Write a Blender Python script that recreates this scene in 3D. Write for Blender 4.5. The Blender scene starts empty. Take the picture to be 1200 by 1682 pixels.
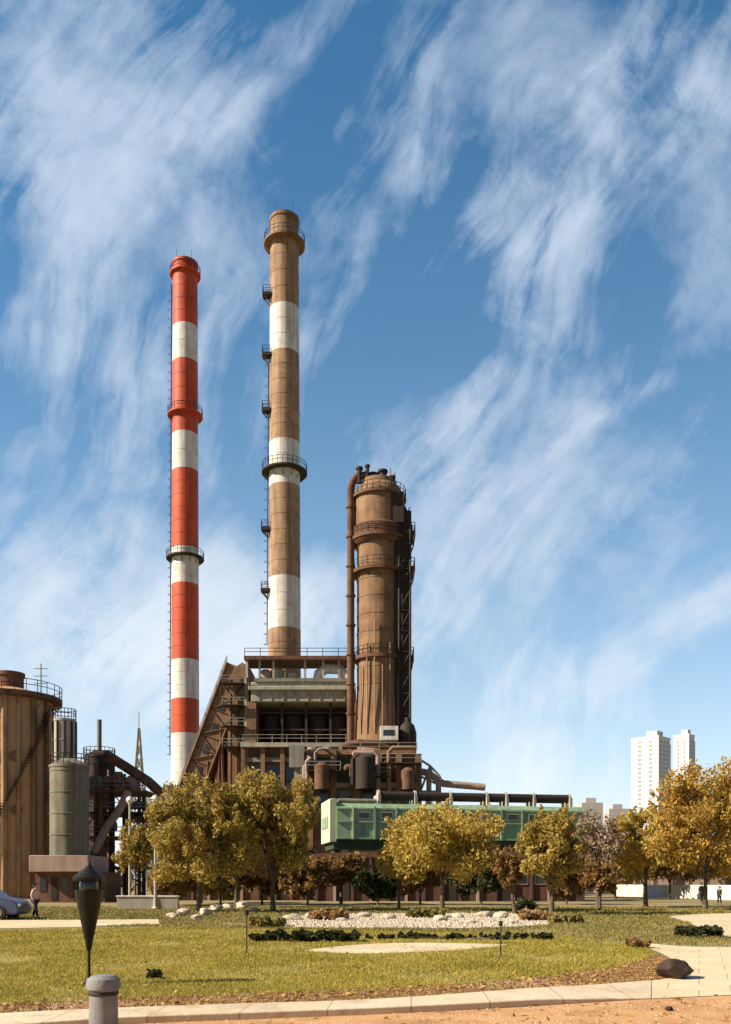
import bpy, bmesh, math, random
import numpy as np
from mathutils import Vector, Matrix
R = math.radians
S = bpy.context.scene
C = S.collection
random.seed(7)

# ------------------------------------------------------------------ camera
CAMH = 1.6
cd = bpy.data.cameras.new('camera'); cam = bpy.data.objects.new('camera', cd); C.objects.link(cam)
cd.sensor_fit = 'HORIZONTAL'; cd.sensor_width = 36; cd.lens = 45
cd.shift_y = (1450 - 841) / 1200; cd.clip_end = 20000; cd.clip_start = .1
cam.location = (0, 0, CAMH); cam.rotation_euler = (R(90), 0, 0)
S.camera = cam
# ------------------------------------------------------------------ light
SUN_EL, SUN_AZ = 35, 74          # azimuth: degrees left of straight behind the camera
sv = Vector((-math.sin(R(SUN_AZ)) * math.cos(R(SUN_EL)), -math.cos(R(SUN_AZ)) * math.cos(R(SUN_EL)), math.sin(R(SUN_EL))))
sd = bpy.data.lights.new('sun', 'SUN'); sun = bpy.data.objects.new('sun', sd); C.objects.link(sun)
sd.energy = 5; sd.angle = R(.5); sd.color = (1, .87, .68)
sun.rotation_euler = sv.to_track_quat('Z', 'Y').to_euler()
S.view_settings.view_transform = 'Standard'; S.view_settings.look = 'None'
S.view_settings.exposure = .75; S.view_settings.gamma = 1
S.cycles.use_denoising = True
S.cycles.max_bounces = 6; S.cycles.transparent_max_bounces = 8

W = bpy.data.worlds.new('World'); S.world = W; W.use_nodes = True
nt = W.node_tree; nt.nodes.clear()
def N(t, **k):
    n = nt.nodes.new(t)
    for a, b in k.items(): setattr(n, a, b)
    return n
def mth(op, a, b=None, c=None, clamp=False):
    n = N('ShaderNodeMath', operation=op); n.use_clamp = clamp
    for i, v in enumerate((a, b, c)):
        if v is None: continue
        if isinstance(v, (int, float)): n.inputs[i].default_value = v
        else: nt.links.new(v, n.inputs[i])
    return n.outputs[0]
def comb(x, y, z=0.0):
    n = N('ShaderNodeCombineXYZ')
    for i, v in enumerate((x, y, z)):
        if isinstance(v, (int, float)): n.inputs[i].default_value = v
        else: nt.links.new(v, n.inputs[i])
    return n.outputs[0]
def noise(vec, sc, det=4, rough=.55, dist=0.0):
    n = N('ShaderNodeTexNoise'); n.inputs['Scale'].default_value = sc; n.inputs['Detail'].default_value = det
    n.inputs['Roughness'].default_value = rough; n.inputs['Distortion'].default_value = dist
    nt.links.new(vec, n.inputs['Vector']); return n.outputs['Fac']
def world():
    tc = N('ShaderNodeTexCoord'); sep = N('ShaderNodeSeparateXYZ'); nt.links.new(tc.outputs['Generated'], sep.inputs[0])
    x, y, z = sep.outputs
    yy = mth('MAXIMUM', y, .12)
    u = mth('DIVIDE', x, yy); v = mth('DIVIDE', z, yy)       # tangent-plane sky coordinates looking north
    # warp
    uv = comb(u, v)
    w1 = mth('SUBTRACT', noise(uv, 3.2, 3), .5); w2 = mth('SUBTRACT', noise(comb(v, u, 3.1), 3.2, 3), .5)
    uw = mth('MULTIPLY_ADD', w1, .10, u); vw = mth('MULTIPLY_ADD', w2, .10, v)
    def streak(ang, fa, fc, seed, rough=.6):
        c, s = math.cos(R(ang)), math.sin(R(ang))
        a = mth('ADD', mth('MULTIPLY', uw, c), mth('MULTIPLY', vw, s))
        b = mth('SUBTRACT', mth('MULTIPLY', vw, c), mth('MULTIPLY', uw, s))
        return noise(comb(mth('MULTIPLY', a, fa), mth('MULTIPLY', b, fc), seed), 1, 6, rough, .25)
    def sharpen(f, lo, hi):
        return mth('MULTIPLY', mth('SUBTRACT', f, lo), 1 / (hi - lo), clamp=True)
    def fibre(ang, seed):     # coarse feathers carrying fine filaments of the same direction
        a = sharpen(streak(ang, 2.2, 9, seed, .5), .36, .66); b = sharpen(streak(ang + 6, 5, 34, seed + 3.3, .62), .34, .70)
        return mth('MULTIPLY', a, mth('MULTIPLY_ADD', b, .9, .12))
    st = {'/': fibre(50, 1.7), '-': fibre(30, 5.2), '\\': fibre(124, 9.4), '|': fibre(72, 12.9)}
    fl = sharpen(noise(comb(uw, vw, 4.4), 6, 8, .66), .36, .68)
    brk = mth('MULTIPLY_ADD', sharpen(noise(comb(vw, uw, 14.2), 11, 6, .6), .38, .62), .85, .35)
    # px-based layout of the cirrus fields: cx, cy, rx, ry, tilt, kind, amount
    L = [(130, 160, 260, 130, 35, '\\', .55), (170, 260, 200, 130, 40, 'f', .95), (60, 190, 120, 220, 0, 'f', .6), (330, 370, 110, 60, 35, '\\', .45),
         (450, 110, 42, 230, 42, '/', 1.1), (330, 220, 150, 90, 0, '/', .5), (680, 330, 60, 150, 22, '|', 1.0), (840, 300, 60, 230, 8, '|', .85),
         (760, 110, 170, 150, 0, '/', .5), (1010, 110, 230, 110, 20, 'f', .8), (1090, 150, 120, 110, 0, '\\', .7), (1180, 380, 90, 190, 0, 'f', .85),
         (900, 400, 140, 90, 0, '/', .55), (790, 700, 75, 210, 32, '/', 1.1), (1020, 640, 18, 200, 50, '/', .7), (740, 800, 180, 130, 0, 'f', .6), (960, 890, 220, 150, -20, 'f', .65),
         (1120, 760, 200, 90, -50, '/', .8), (620, 740, 60, 70, 0, 'f', .8), (1040, 1090, 180, 60, -15, '-', .6), (1180, 960, 100, 60, -20, '-', .7),
         (120, 900, 170, 110, 40, '\\', .6), (210, 1060, 270, 130, 0, 'f', 2.2), (60, 1000, 130, 140, 0, 'f', .5), (500, 560, 60, 100, 0, '|', .55),
         (160, 600, 200, 160, 0, '|', .35), (400, 1050, 160, 120, 0, 'f', 1.9), (760, 1160, 200, 140, 0, '|', .5), (560, 300, 130, 160, 0, '/', .35), (100, 480, 120, 120, 0, '|', .5), (420, 640, 90, 140, 0, '|', .4), (960, 560, 260, 60, -35, '/', .4)]
    tot = None
    for cx, cy, rx, ry, tl, kd, am in L:
        c, s = math.cos(R(tl)), math.sin(R(tl))
        u0, v0 = (cx - 600) / 1500, (1450 - cy) / 1500
        du = mth('SUBTRACT', uw, u0); dv = mth('SUBTRACT', vw, v0)
        # tilt: positive turns the long axis clockwise in the picture
        a = mth('MULTIPLY', mth('SUBTRACT', mth('MULTIPLY', du, c), mth('MULTIPLY', dv, s)), 1500 / rx)
        b = mth('MULTIPLY', mth('ADD', mth('MULTIPLY', du, s), mth('MULTIPLY', dv, c)), 1500 / ry)
        d2 = mth('ADD', mth('MULTIPLY', a, a), mth('MULTIPLY', b, b))
        g = mth('POWER', 2.718, mth('MULTIPLY', d2, -1.0))
        t = mth('MULTIPLY', mth('MULTIPLY', g, am), mth('MULTIPLY_ADD', mth('MULTIPLY', st['/'] if kd == 'f' else st[kd], brk), .95 if kd != 'f' else .6, mth('MULTIPLY', fl, .16 if kd != 'f' else .42)))
        tot = t if tot is None else mth('ADD', tot, t)
    big = sharpen(noise(comb(u, v, 8.8), 3.0, 2), .38, .62)
    tot = mth('ADD', tot, mth('MULTIPLY', mth('MULTIPLY', mth('MULTIPLY', big, brk), mth('ADD', st['|'], st['/'])), .36))
    north = mth('MULTIPLY_ADD', y, 1.1, .30, True)          # clouds and haze cut behind the camera to lower fill on shaded sides
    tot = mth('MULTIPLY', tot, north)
    az_ = mth('ABSOLUTE', z)
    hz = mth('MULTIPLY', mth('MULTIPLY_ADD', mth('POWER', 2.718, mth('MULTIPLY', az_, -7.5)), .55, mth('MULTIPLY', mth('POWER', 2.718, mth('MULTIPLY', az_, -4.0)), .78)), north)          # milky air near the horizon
    fac = mth('SUBTRACT', 1.0, mth('POWER', 2.718, mth('MULTIPLY', mth('MAXIMUM', mth('SUBTRACT', tot, .10), 0.0), -2.3)))
    sky = N('ShaderNodeTexSky', sky_type='NISHITA'); sky.sun_disc = False
    sky.sun_elevation = R(SUN_EL); sky.sun_rotation = R(180 + SUN_AZ); sky.air_density = 1.0; sky.dust_density = .4; sky.ozone_density = 2.2; sky.altitude = 0
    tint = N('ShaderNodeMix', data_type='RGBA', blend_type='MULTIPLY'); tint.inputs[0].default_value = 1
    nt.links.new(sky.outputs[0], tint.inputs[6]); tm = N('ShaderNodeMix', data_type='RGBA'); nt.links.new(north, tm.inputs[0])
    tm.inputs[6].default_value = (.72, .74, .78, 1); tm.inputs[7].default_value = SKY_TINT; nt.links.new(tm.outputs[2], tint.inputs[7])  # rear sky tinted neutral so fill on shaded sides stays free of teal
    m1 = N('ShaderNodeMix', data_type='RGBA'); nt.links.new(fac, m1.inputs[0])
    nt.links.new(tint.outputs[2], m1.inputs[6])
    cr = N('ShaderNodeMix', data_type='RGBA'); nt.links.new(hz, cr.inputs[0])
    cr.inputs[6].default_value = CLOUD_HI; cr.inputs[7].default_value = CLOUD_LO
    nt.links.new(cr.outputs[2], m1.inputs[7])
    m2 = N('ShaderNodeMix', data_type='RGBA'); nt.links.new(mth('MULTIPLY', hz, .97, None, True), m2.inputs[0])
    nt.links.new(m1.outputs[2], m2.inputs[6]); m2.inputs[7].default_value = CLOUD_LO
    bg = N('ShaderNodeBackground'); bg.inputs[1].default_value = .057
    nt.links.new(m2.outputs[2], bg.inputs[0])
    out = N('ShaderNodeOutputWorld'); nt.links.new(bg.outputs[0], out.inputs[0])
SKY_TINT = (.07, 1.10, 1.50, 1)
CLOUD_HI = (5.6, 6.9, 8.8, 1)
CLOUD_LO = (10.2, 10.8, 11.2, 1)
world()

# ------------------------------------------------------------------ helpers
def gx(px, Y): return (px - 600) * Y / 1500
def gz(row, Y): return CAMH + (1450 - row) * Y / 1500
def gy(row): return CAMH * 1500 / (row - 1450)
def gp(px, row):
    Y = gy(row); return (gx(px, Y), Y)

def mat(name, cols, scale=1.0, rough=.8, metal=0.0, bump=.0, bscale=None, streak=0.0, rust=None, rust_amt=.4, wave=None, island=False, trans=0.0, detail=6, spec=.3, slab=None):
    m = bpy.data.materials.new(name); m.use_nodes = True
    t = m.node_tree; n = t.nodes; b = n['Principled BSDF']
    b.inputs['Roughness'].default_value = rough; b.inputs['Metallic'].default_value = metal
    b.inputs['Specular IOR Level'].default_value = spec
    tc = n.new('ShaderNodeTexCoord'); oi = n.new('ShaderNodeObjectInfo')
    off = n.new('ShaderNodeVectorMath'); off.operation = 'ADD'
    sc0 = n.new('ShaderNodeMath'); sc0.operation = 'MULTIPLY'; sc0.inputs[1].default_value = 61
    t.links.new(oi.outputs['Random'], sc0.inputs[0]); t.links.new(tc.outputs['Object'], off.inputs[0]); t.links.new(sc0.outputs[0], off.inputs[1])
    vec = off.outputs[0]
    def nz(sc, det=detail, r=.6, v=vec, stretch=None):
        if stretch:
            mp = n.new('ShaderNodeMapping'); mp.inputs['Scale'].default_value = stretch; t.links.new(v, mp.inputs[0]); v = mp.outputs[0]
        k = n.new('ShaderNodeTexNoise'); k.inputs['Scale'].default_value = sc; k.inputs['Detail'].default_value = det; k.inputs['Roughness'].default_value = r
        t.links.new(v, k.inputs['Vector']); return k.outputs['Fac']
    ramp = n.new('ShaderNodeValToRGB'); e = ramp.color_ramp.elements
    k = len(cols)
    while len(e) < k: e.new(.5)
    for i, c in enumerate(cols):
        e[i].position = (i / (k - 1) if island else .3 + .4 * i / (k - 1)) if k > 1 else 0; e[i].color = (*c, 1)
    if k == 1: e[1].color = (*cols[0], 1)
    if island:
        g = n.new('ShaderNodeNewGeometry')
        mx = n.new('ShaderNodeMath'); mx.operation = 'MULTIPLY_ADD'; mx.inputs[1].default_value = .55
        t.links.new(g.outputs['Random Per Island'], mx.inputs[0])
        mm = n.new('ShaderNodeMath'); mm.operation = 'MULTIPLY_ADD'; mm.inputs[1].default_value = 1.3; mm.inputs[2].default_value = -.42
        t.links.new(nz(scale, 3), mm.inputs[0]); t.links.new(mm.outputs[0], mx.inputs[2]); t.links.new(mx.outputs[0], ramp.inputs[0])
    else:
        t.links.new(nz(scale), ramp.inputs[0])
    col = ramp.outputs[0]
    def mixc(f, a, cc, mode='MIX'):
        q = n.new('ShaderNodeMix'); q.data_type = 'RGBA'; q.blend_type = mode
        if isinstance(f, float): q.inputs[0].default_value = f
        else: t.links.new(f, q.inputs[0])
        t.links.new(a, q.inputs[6])
        if isinstance(cc, tuple): q.inputs[7].default_value = (*cc, 1)
        else: t.links.new(cc, q.inputs[7])
        return q.outputs[2]
    def thr(f, lo, hi, amt):
        q = n.new('ShaderNodeMapRange'); q.inputs[1].default_value = lo; q.inputs[2].default_value = hi; q.inputs[4].default_value = amt
        t.links.new(f, q.inputs[0]); return q.outputs[0]
    if rust: col = mixc(thr(nz(scale * 2.3, 8, .65), .5, .66, rust_amt), col, rust)
    if streak: col = mixc(thr(nz(1.0, 5, .6, stretch=(2.2, 2.2, .09)), .45, .7, streak), col, (.055, .045, .035))
    if slab:
        br = n.new('ShaderNodeTexBrick'); br.inputs['Scale'].default_value = 1; br.inputs['Brick Width'].default_value = slab[0]; br.inputs['Row Height'].default_value = slab[1]; br.inputs['Mortar Size'].default_value = slab[2]; br.inputs['Mortar Smooth'].default_value = .4
        mpb = n.new('ShaderNodeMapping'); mpb.inputs['Rotation'].default_value[2] = slab[3]; t.links.new(tc.outputs['Object'], mpb.inputs[0]); t.links.new(mpb.outputs[0], br.inputs[0])
        br.inputs['Color1'].default_value = (1, 1, 1, 1); br.inputs['Color2'].default_value = (.88, .86, .83, 1); br.inputs['Mortar'].default_value = (.55, .47, .38, 1)
        col = mixc(.85, col, br.outputs[0], 'MULTIPLY')
    t.links.new(col, b.inputs['Base Color'])
    if bump or wave:
        bp = n.new('ShaderNodeBump'); bp.inputs['Strength'].default_value = bump or .6; bp.inputs['Distance'].default_value = .04
        if wave:
            wv = n.new('ShaderNodeTexWave'); wv.bands_direction = wave[0]; wv.inputs['Scale'].default_value = wave[1]
            t.links.new(tc.outputs['Object'], wv.inputs[0]); t.links.new(wv.outputs['Fac'], bp.inputs['Height'])
        else: t.links.new(nz(bscale or scale * 6), bp.inputs['Height'])
        t.links.new(bp.outputs[0], b.inputs['Normal'])
    if trans:
        tr = n.new('ShaderNodeBsdfTranslucent'); t.links.new(col, tr.inputs[0])
        ms = n.new('ShaderNodeMixShader'); ms.inputs[0].default_value = trans
        t.links.new(b.outputs[0], ms.inputs[1]); t.links.new(tr.outputs[0], ms.inputs[2]); t.links.new(ms.outputs[0], n['Material Output'].inputs[0])
    return m

class MB:
    def __init__(s): s.v = []; s.f = []; s.m = []
    def add(s, vs, fs, mi=0):
        o = len(s.v); s.v += [tuple(p) for p in vs]; s.f += [tuple(i + o for i in f) for f in fs]; s.m += [mi] * len(fs); return s
    def box(s, x0, x1, y0, y1, z0, z1, mi=0):
        return s.add([(x0, y0, z0), (x1, y0, z0), (x1, y1, z0), (x0, y1, z0), (x0, y0, z1), (x1, y0, z1), (x1, y1, z1), (x0, y1, z1)],
                     [(0, 3, 2, 1), (4, 5, 6, 7), (0, 1, 5, 4), (1, 2, 6, 5), (2, 3, 7, 6), (3, 0, 4, 7)], mi)
    def rbox(s, c, sz, rz=0, mi=0, rx=0, ry=0):
        M = Matrix.Translation(c) @ Matrix.Rotation(rz, 4, 'Z') @ Matrix.Rotation(ry, 4, 'Y') @ Matrix.Rotation(rx, 4, 'X')
        a, b, d = [q / 2 for q in sz]
        vs = [M @ Vector(p) for p in [(-a, -b, -d), (a, -b, -d), (a, b, -d), (-a, b, -d), (-a, -b, d), (a, -b, d), (a, b, d), (-a, b, d)]]
        return s.add(vs, [(0, 3, 2, 1), (4, 5, 6, 7), (0, 1, 5, 4), (1, 2, 6, 5), (2, 3, 7, 6), (3, 0, 4, 7)], mi)
    def path(s, pts, rs, n=8, cap=True, mi=0):
        pts = [Vector(p) for p in pts]
        if isinstance(rs, (int, float)): rs = [rs] * len(pts)
        vs = []; up = None
        for i, p in enumerate(pts):
            d = (pts[min(i + 1, len(pts) - 1)] - pts[max(i - 1, 0)]).normalized()
            if up is None: up = Vector((0, 0, 1)) if abs(d.z) < .9 else Vector((1, 0, 0))
            a = d.cross(up).normalized(); b = a.cross(d).normalized(); up = b
            for k in range(n):
                t = 2 * math.pi * k / n; vs.append(p + (a * math.cos(t) + b * math.sin(t)) * rs[i])
        fs = [(i * n + k, i * n + (k + 1) % n, (i + 1) * n + (k + 1) % n, (i + 1) * n + k) for i in range(len(pts) - 1) for k in range(n)]
        if cap: fs += [tuple(range(n))[::-1], tuple((len(pts) - 1) * n + k for k in range(n))]
        return s.add(vs, fs, mi)
    def bar(s, p, q, w, mi=0):   # square steel bar
        return s.path([p, q], w * .707, 4, True, mi)
    def lathe(s, prof, c=(0, 0), n=32, mis=None, a0=0, a1=360):
        full = abs(a1 - a0) >= 360; k = n if full else n + 1
        vs = [(c[0] + r * math.cos(R(a0) + R(a1 - a0) * j / n), c[1] + r * math.sin(R(a0) + R(a1 - a0) * j / n), z) for r, z in prof for j in range(k)]
        o = len(s.v); s.v += vs
        for i in range(len(prof) - 1):
            for j in range(n):
                j2 = (j + 1) % n if full else j + 1
                s.f.append((o + i * k + j, o + i * k + j2, o + (i + 1) * k + j2, o + (i + 1) * k + j)); s.m.append(mis[i] if mis else 0)
        return s
    def prism(s, poly, y0, y1, mi=0):   # poly in xz
        n = len(poly)
        vs = [(x, y0, z) for x, z in poly] + [(x, y1, z) for x, z in poly]
        fs = [tuple(range(n)), tuple(range(2 * n - 1, n - 1, -1))] + [(i, i + n, (i + 1) % n + n, (i + 1) % n) for i in range(n)]
        return s.add(vs, fs, mi)
    def build(s, name, mats, parent=None, smooth=35, bevel=0):
        o = new_mesh(name, np.array([tuple(p) for p in s.v], dtype=float), s.f, mats, s.m, parent, smooth)
        if bevel:
            b = o.modifiers.new('bevel', 'BEVEL'); b.width = bevel; b.segments = 2; b.limit_method = 'ANGLE'
        return o
ROOT = {}
def new_mesh(name, v, f, mats, mi=None, parent=None, smooth=35):
    org = Vector((0, 0, 0))
    if parent is not None: org = ROOT.get(parent.name, Vector((0, 0, 0)))
    me = bpy.data.meshes.new(name)
    me.from_pydata([(a - org.x, b - org.y, c - org.z) for a, b, c in v], [], f)
    for m in (mats if isinstance(mats, (list, tuple)) else [mats]): me.materials.append(m)
    if mi is not None and any(mi): me.polygons.foreach_set('material_index', mi)
    bm = bmesh.new(); bm.from_mesh(me); bmesh.ops.recalc_face_normals(bm, faces=bm.faces); bm.to_mesh(me); bm.free()
    if smooth:
        me.polygons.foreach_set('use_smooth', [True] * len(me.polygons)); me.set_sharp_from_angle(angle=R(smooth))
    o = bpy.data.objects.new(name, me); C.objects.link(o)
    if parent is not None: o.parent = parent; ROOT[o.name] = org
    return o
def tag(o, label=None, cat=None, group=None, kind=None):
    if label: o['label'] = label
    if cat: o['category'] = cat
    if group: o['group'] = group
    if kind: o['kind'] = kind
    return o
def thing(name, label, cat, loc=(0, 0, 0), group=None, rz=0):
    o = bpy.data.objects.new(name, None); C.objects.link(o); o.location = loc; o.rotation_euler.z = rz; o.empty_display_size = .3
    ROOT[o.name] = Vector(loc)
    return tag(o, label, cat, group)
def copy_tree(o, parent=None):
    c = o.copy(); C.objects.link(c); c.parent = parent
    for ch in list(o.children): copy_tree(ch, c)
    return c
def origin_to(o, loc):   # a top-level mesh gets its origin at its base
    loc = Vector(loc); o.data.transform(Matrix.Translation(-loc)); o.location = loc; return o
def railing(parent, pts, h=1.1, r=.035, m=None, closed=False, name='railing', step=2.0):
    b = MB(); P = [Vector(p) for p in pts]
    if closed: P.append(P[0])
    for a, c in zip(P[:-1], P[1:]):
        for hh in (h, h * .55): b.path([a + Vector((0, 0, hh)), c + Vector((0, 0, hh))], r, 5)
        k = max(1, int((c - a).length / step))
        for i in range(k + (0 if closed else 1)):
            q = a.lerp(c, i / k); b.path([q, q + Vector((0, 0, h))], r, 5)
    return b.build(name, m, parent)
def ring_platform(parent, cx, cy, r_in, r_out, z, m, mr, name='platform', th=.25, h=1.2):
    b = MB(); b.lathe([(r_in, z - th), (r_out, z - th), (r_out, z), (r_in, z)], (cx, cy), 28)
    for k in range(12):
        a = 2 * math.pi * k / 12; ca, sa = math.cos(a), math.sin(a)
        b.bar((cx + r_in * ca, cy + r_in * sa, z - th - (r_out - r_in) * .9), (cx + (r_out - .1) * ca, cy + (r_out - .1) * sa, z - th), .08)
    o = b.build(name, m, parent)
    n = 28; pts = [(cx + (r_out - .06) * math.cos(2 * math.pi * k / n), cy + (r_out - .06) * math.sin(2 * math.pi * k / n), z) for k in range(n)]
    railing(o, pts, h, .04, mr, True, step=1.0)
    return o
def ladder(parent, x, y, z0, z1, m, w=.5, rz=0, cage=True):
    b = MB(); c, s = math.cos(rz), math.sin(rz)
    for sgn in (-1, 1): b.path([(x + c * w / 2 * sgn, y + s * w / 2 * sgn, z0), (x + c * w / 2 * sgn, y + s * w / 2 * sgn, z1)], .04, 5)
    z = z0 + .3
    while z < z1: b.path([(x - c * w / 2, y - s * w / 2, z), (x + c * w / 2, y + s * w / 2, z)], .02, 4, False); z += .45
    if cage:
        z = z0 + 2.5
        while z < z1:
            b.path([(x + .42 * math.cos(a) * c - (-.42 + .42 * -math.sin(a)) * -s * 0 + .0, y - .4 + .42 * math.sin(a), z) for a in [2 * math.pi * k / 8 for k in range(9)]], .03, 4, False); z += 1.5
    return b.build('ladder', m, parent)

# ------------------------------------------------------------------ materials
m_white = mat('white_paint', [(.66, .64, .59), (.78, .76, .71)], .25, .65, streak=.45, rust=(.42, .26, .14), rust_amt=.4)
m_red = mat('red_paint', [(.52, .065, .022), (.62, .095, .032)], .2, .6, streak=.5, rust=(.33, .06, .03), rust_amt=.6)
m_tan = mat('tan_paint', [(.31, .195, .115), (.46, .30, .18)], .3, .8, streak=.6, rust=(.20, .11, .06), rust_amt=.6, bump=.2)
m_brown = mat('brown_steel', [(.14, .08, .045), (.29, .175, .095), (.20, .12, .065)], .18, .8, streak=.5, rust=(.17, .07, .035), rust_amt=.6, bump=.25, bscale=1.2)
m_tank = mat('ochre_tank_steel', [(.58, .42, .23), (.56, .34, .18), (.62, .37, .21)], .09, .78, streak=.22, rust=(.22, .10, .05), rust_amt=.5, bump=.2, bscale=1.0)
m_dark = mat('dark_steel', [(.022, .018, .016), (.05, .036, .028)], .6, .75, rust=(.08, .035, .02), rust_amt=.4)
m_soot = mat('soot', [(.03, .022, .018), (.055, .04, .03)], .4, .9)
m_rust = mat('rusty_steel', [(.10, .045, .025), (.17, .085, .05), (.12, .07, .045)], .5, .85, rust=(.05, .03, .022), rust_amt=.6)
m_grey = mat('grey_steel', [(.21, .20, .17), (.32, .305, .26)], .35, .75, streak=.4, rust=(.16, .09, .05), rust_amt=.35)
m_pale = mat('pale_concrete', [(.36, .335, .28), (.46, .43, .37)], .3, .9, streak=.4, rust=(.24, .17, .11), rust_amt=.3, bump=.2)
m_conc = mat('grey_green_concrete', [(.34, .325, .25), (.45, .43, .34)], .3, .9, streak=.45, bump=.2)
m_sage = mat('grey_green_steel', [(.22, .215, .16), (.31, .30, .23)], .3, .7, streak=.45, rust=(.12, .075, .04), rust_amt=.45)
m_silo = mat('stained_sage_steel', [(.15, .15, .11), (.23, .22, .165)], .35, .8, streak=.6, rust=(.18, .10, .05), rust_amt=.6)
m_green = mat('green_sheeting', [(.24, .37, .23), (.33, .48, .30)], .3, .6, streak=.35, rust=(.12, .13, .06), rust_amt=.35, wave=('X', 3.0))
m_gpale = mat('pale_green_paint', [(.52, .56, .36), (.64, .67, .45)], .5, .65, streak=.2)
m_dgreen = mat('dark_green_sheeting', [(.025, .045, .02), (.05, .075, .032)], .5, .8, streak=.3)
m_glass = mat('window_glass', [(.02, .025, .03), (.045, .05, .055)], .7, .15, spec=.7)
m_maroon = mat('maroon_cladding', [(.075, .035, .028), (.12, .06, .045)], .4, .85, streak=.4, wave=('X', 4.0))
m_pink = mat('faded_pink_plaster', [(.36, .25, .20), (.45, .33, .27)], .4, .9, streak=.35)
m_bark = mat('bark', [(.085, .06, .04), (.17, .125, .085)], 3, .95, bump=.5, bscale=14)
m_tower = mat('white_render', [(.72, .71, .69), (.80, .79, .77)], .02, .8)
m_towg = mat('grey_render', [(.50, .49, .48), (.56, .55, .54)], .02, .8)
m_rock = mat('pale_boulder_stone', [(.38, .31, .23), (.52, .44, .34), (.44, .37, .29)], 2.2, .95, bump=.6, bscale=7)
m_drock = mat('dark_boulder_stone', [(.035, .02, .015), (.075, .045, .032)], 2.5, .9, bump=.6, bscale=7)
m_skin = mat('skin', [(.45, .27, .19)], 1, .6)
m_hair = mat('hair', [(.015, .012, .01)], 1, .7)

# ------------------------------------------------------------------ ground
def sheet(name, pts, z, m, curve=True, th=0.0):
    """flat ground sheet from outline points (world x, y)"""
    bm = bmesh.new(); vs = [bm.verts.new((x, y, z)) for x, y in pts]
    es = [bm.edges.new((vs[i], vs[(i + 1) % len(vs)])) for i in range(len(vs))]
    bmesh.ops.triangle_fill(bm, edges=es, use_beauty=True)
    for f in bm.faces:
        if f.normal.z < 0: f.normal_flip()
    me = bpy.data.meshes.new(name); bm.to_mesh(me); bm.free(); me.materials.append(m)
    o = bpy.data.objects.new(name, me); C.objects.link(o); return o
def dense(pp, closed=False):
    """Catmull-Rom through picture-space outline, then to ground points"""
    out = []; n = len(pp)
    for i in range(n if closed else n - 1):
        p0, p1, p2, p3 = [Vector(pp[(i + k) % n] if closed else pp[min(max(i + k, 0), n - 1)]) for k in (-1, 0, 1, 2)]
        for s in range(6):
            t = s / 6
            out.append(.5 * ((2 * p1) + (p2 - p0) * t + (2 * p0 - 5 * p1 + 4 * p2 - p3) * t * t + (3 * p1 - p0 - 3 * p2 + p3) * t ** 3))
    if not closed: out.append(Vector(pp[-1]))
    return [tuple(p) for p in out]
def G(pp): return [gp(*q) for q in pp]      # outline points -> metres on the ground

m_earth = mat('dry_park_ground', [(.17, .135, .05), (.26, .20, .085), (.34, .255, .13)], .12, .95, bump=.3, bscale=3)
m_lawn = mat('lawn_soil', [(.17, .15, .03), (.27, .22, .04), (.34, .26, .08)], .45, .95, bump=.4, bscale=6)
m_mulch = mat('brown_mulch', [(.22, .115, .045), (.33, .18, .075), (.40, .24, .11)], 1.3, .95, bump=.6, bscale=14)
m_kerb = mat('cream_paving', [(.62, .50, .34), (.72, .60, .43)], .8, .9, rust=(.40, .28, .17), rust_amt=.55, bump=.3, bscale=10, slab=(1.0, 8, .012, .05))
m_cream = mat('cream_path', [(.62, .52, .33), (.72, .62, .42)], .35, .9, rust=(.48, .37, .22), rust_amt=.5, bump=.25, bscale=8, slab=(.9, .9, .012, .35))
m_orange = mat('orange_sand_paving', [(.38, .19, .075), (.58, .33, .15), (.47, .24, .10)], .55, .95, rust=(.28, .14, .06), rust_amt=.7, bump=.4, bscale=14)
m_gravel = mat('pale_gravel', [(.40, .35, .24), (.52, .46, .33), (.33, .30, .18)], 1.1, .95, bump=.5, bscale=9)

g = MB(); g.add([(-9000, -200, 0), (9000, -200, 0), (9000, 12000, 0), (-9000, 12000, 0)], [(0, 1, 2, 3)])
tag(g.build('ground', m_earth, smooth=0), kind='structure')
lawn_front = [(-260, 1660), (0, 1650), (200, 1641), (400, 1634), (600, 1627), (800, 1614), (930, 1601), (1030, 1585), (1078, 1568)]
lawn_back = [(1050, 1553), (980, 1545), (900, 1537), (780, 1533), (600, 1530), (430, 1527), (250, 1524), (0, 1529), (-260, 1534)]
LAWN = G(dense(lawn_front)) + G(dense(lawn_back))
tag(sheet('lawn', LAWN, .008, m_lawn), kind='structure')
bord_front = [(-260, 1690), (0, 1676), (200, 1666), (400, 1659), (600, 1652), (800, 1638), (950, 1625), (1070, 1611), (1128, 1603)]
bord_back = [(1110, 1584), (1075, 1568)]
BORD = G(dense(bord_front)) + G(dense(bord_back)) + G(dense(lawn_front))[::-1][1:]
tag(sheet('mulch_border', BORD, .004, m_mulch), kind='structure')
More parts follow.
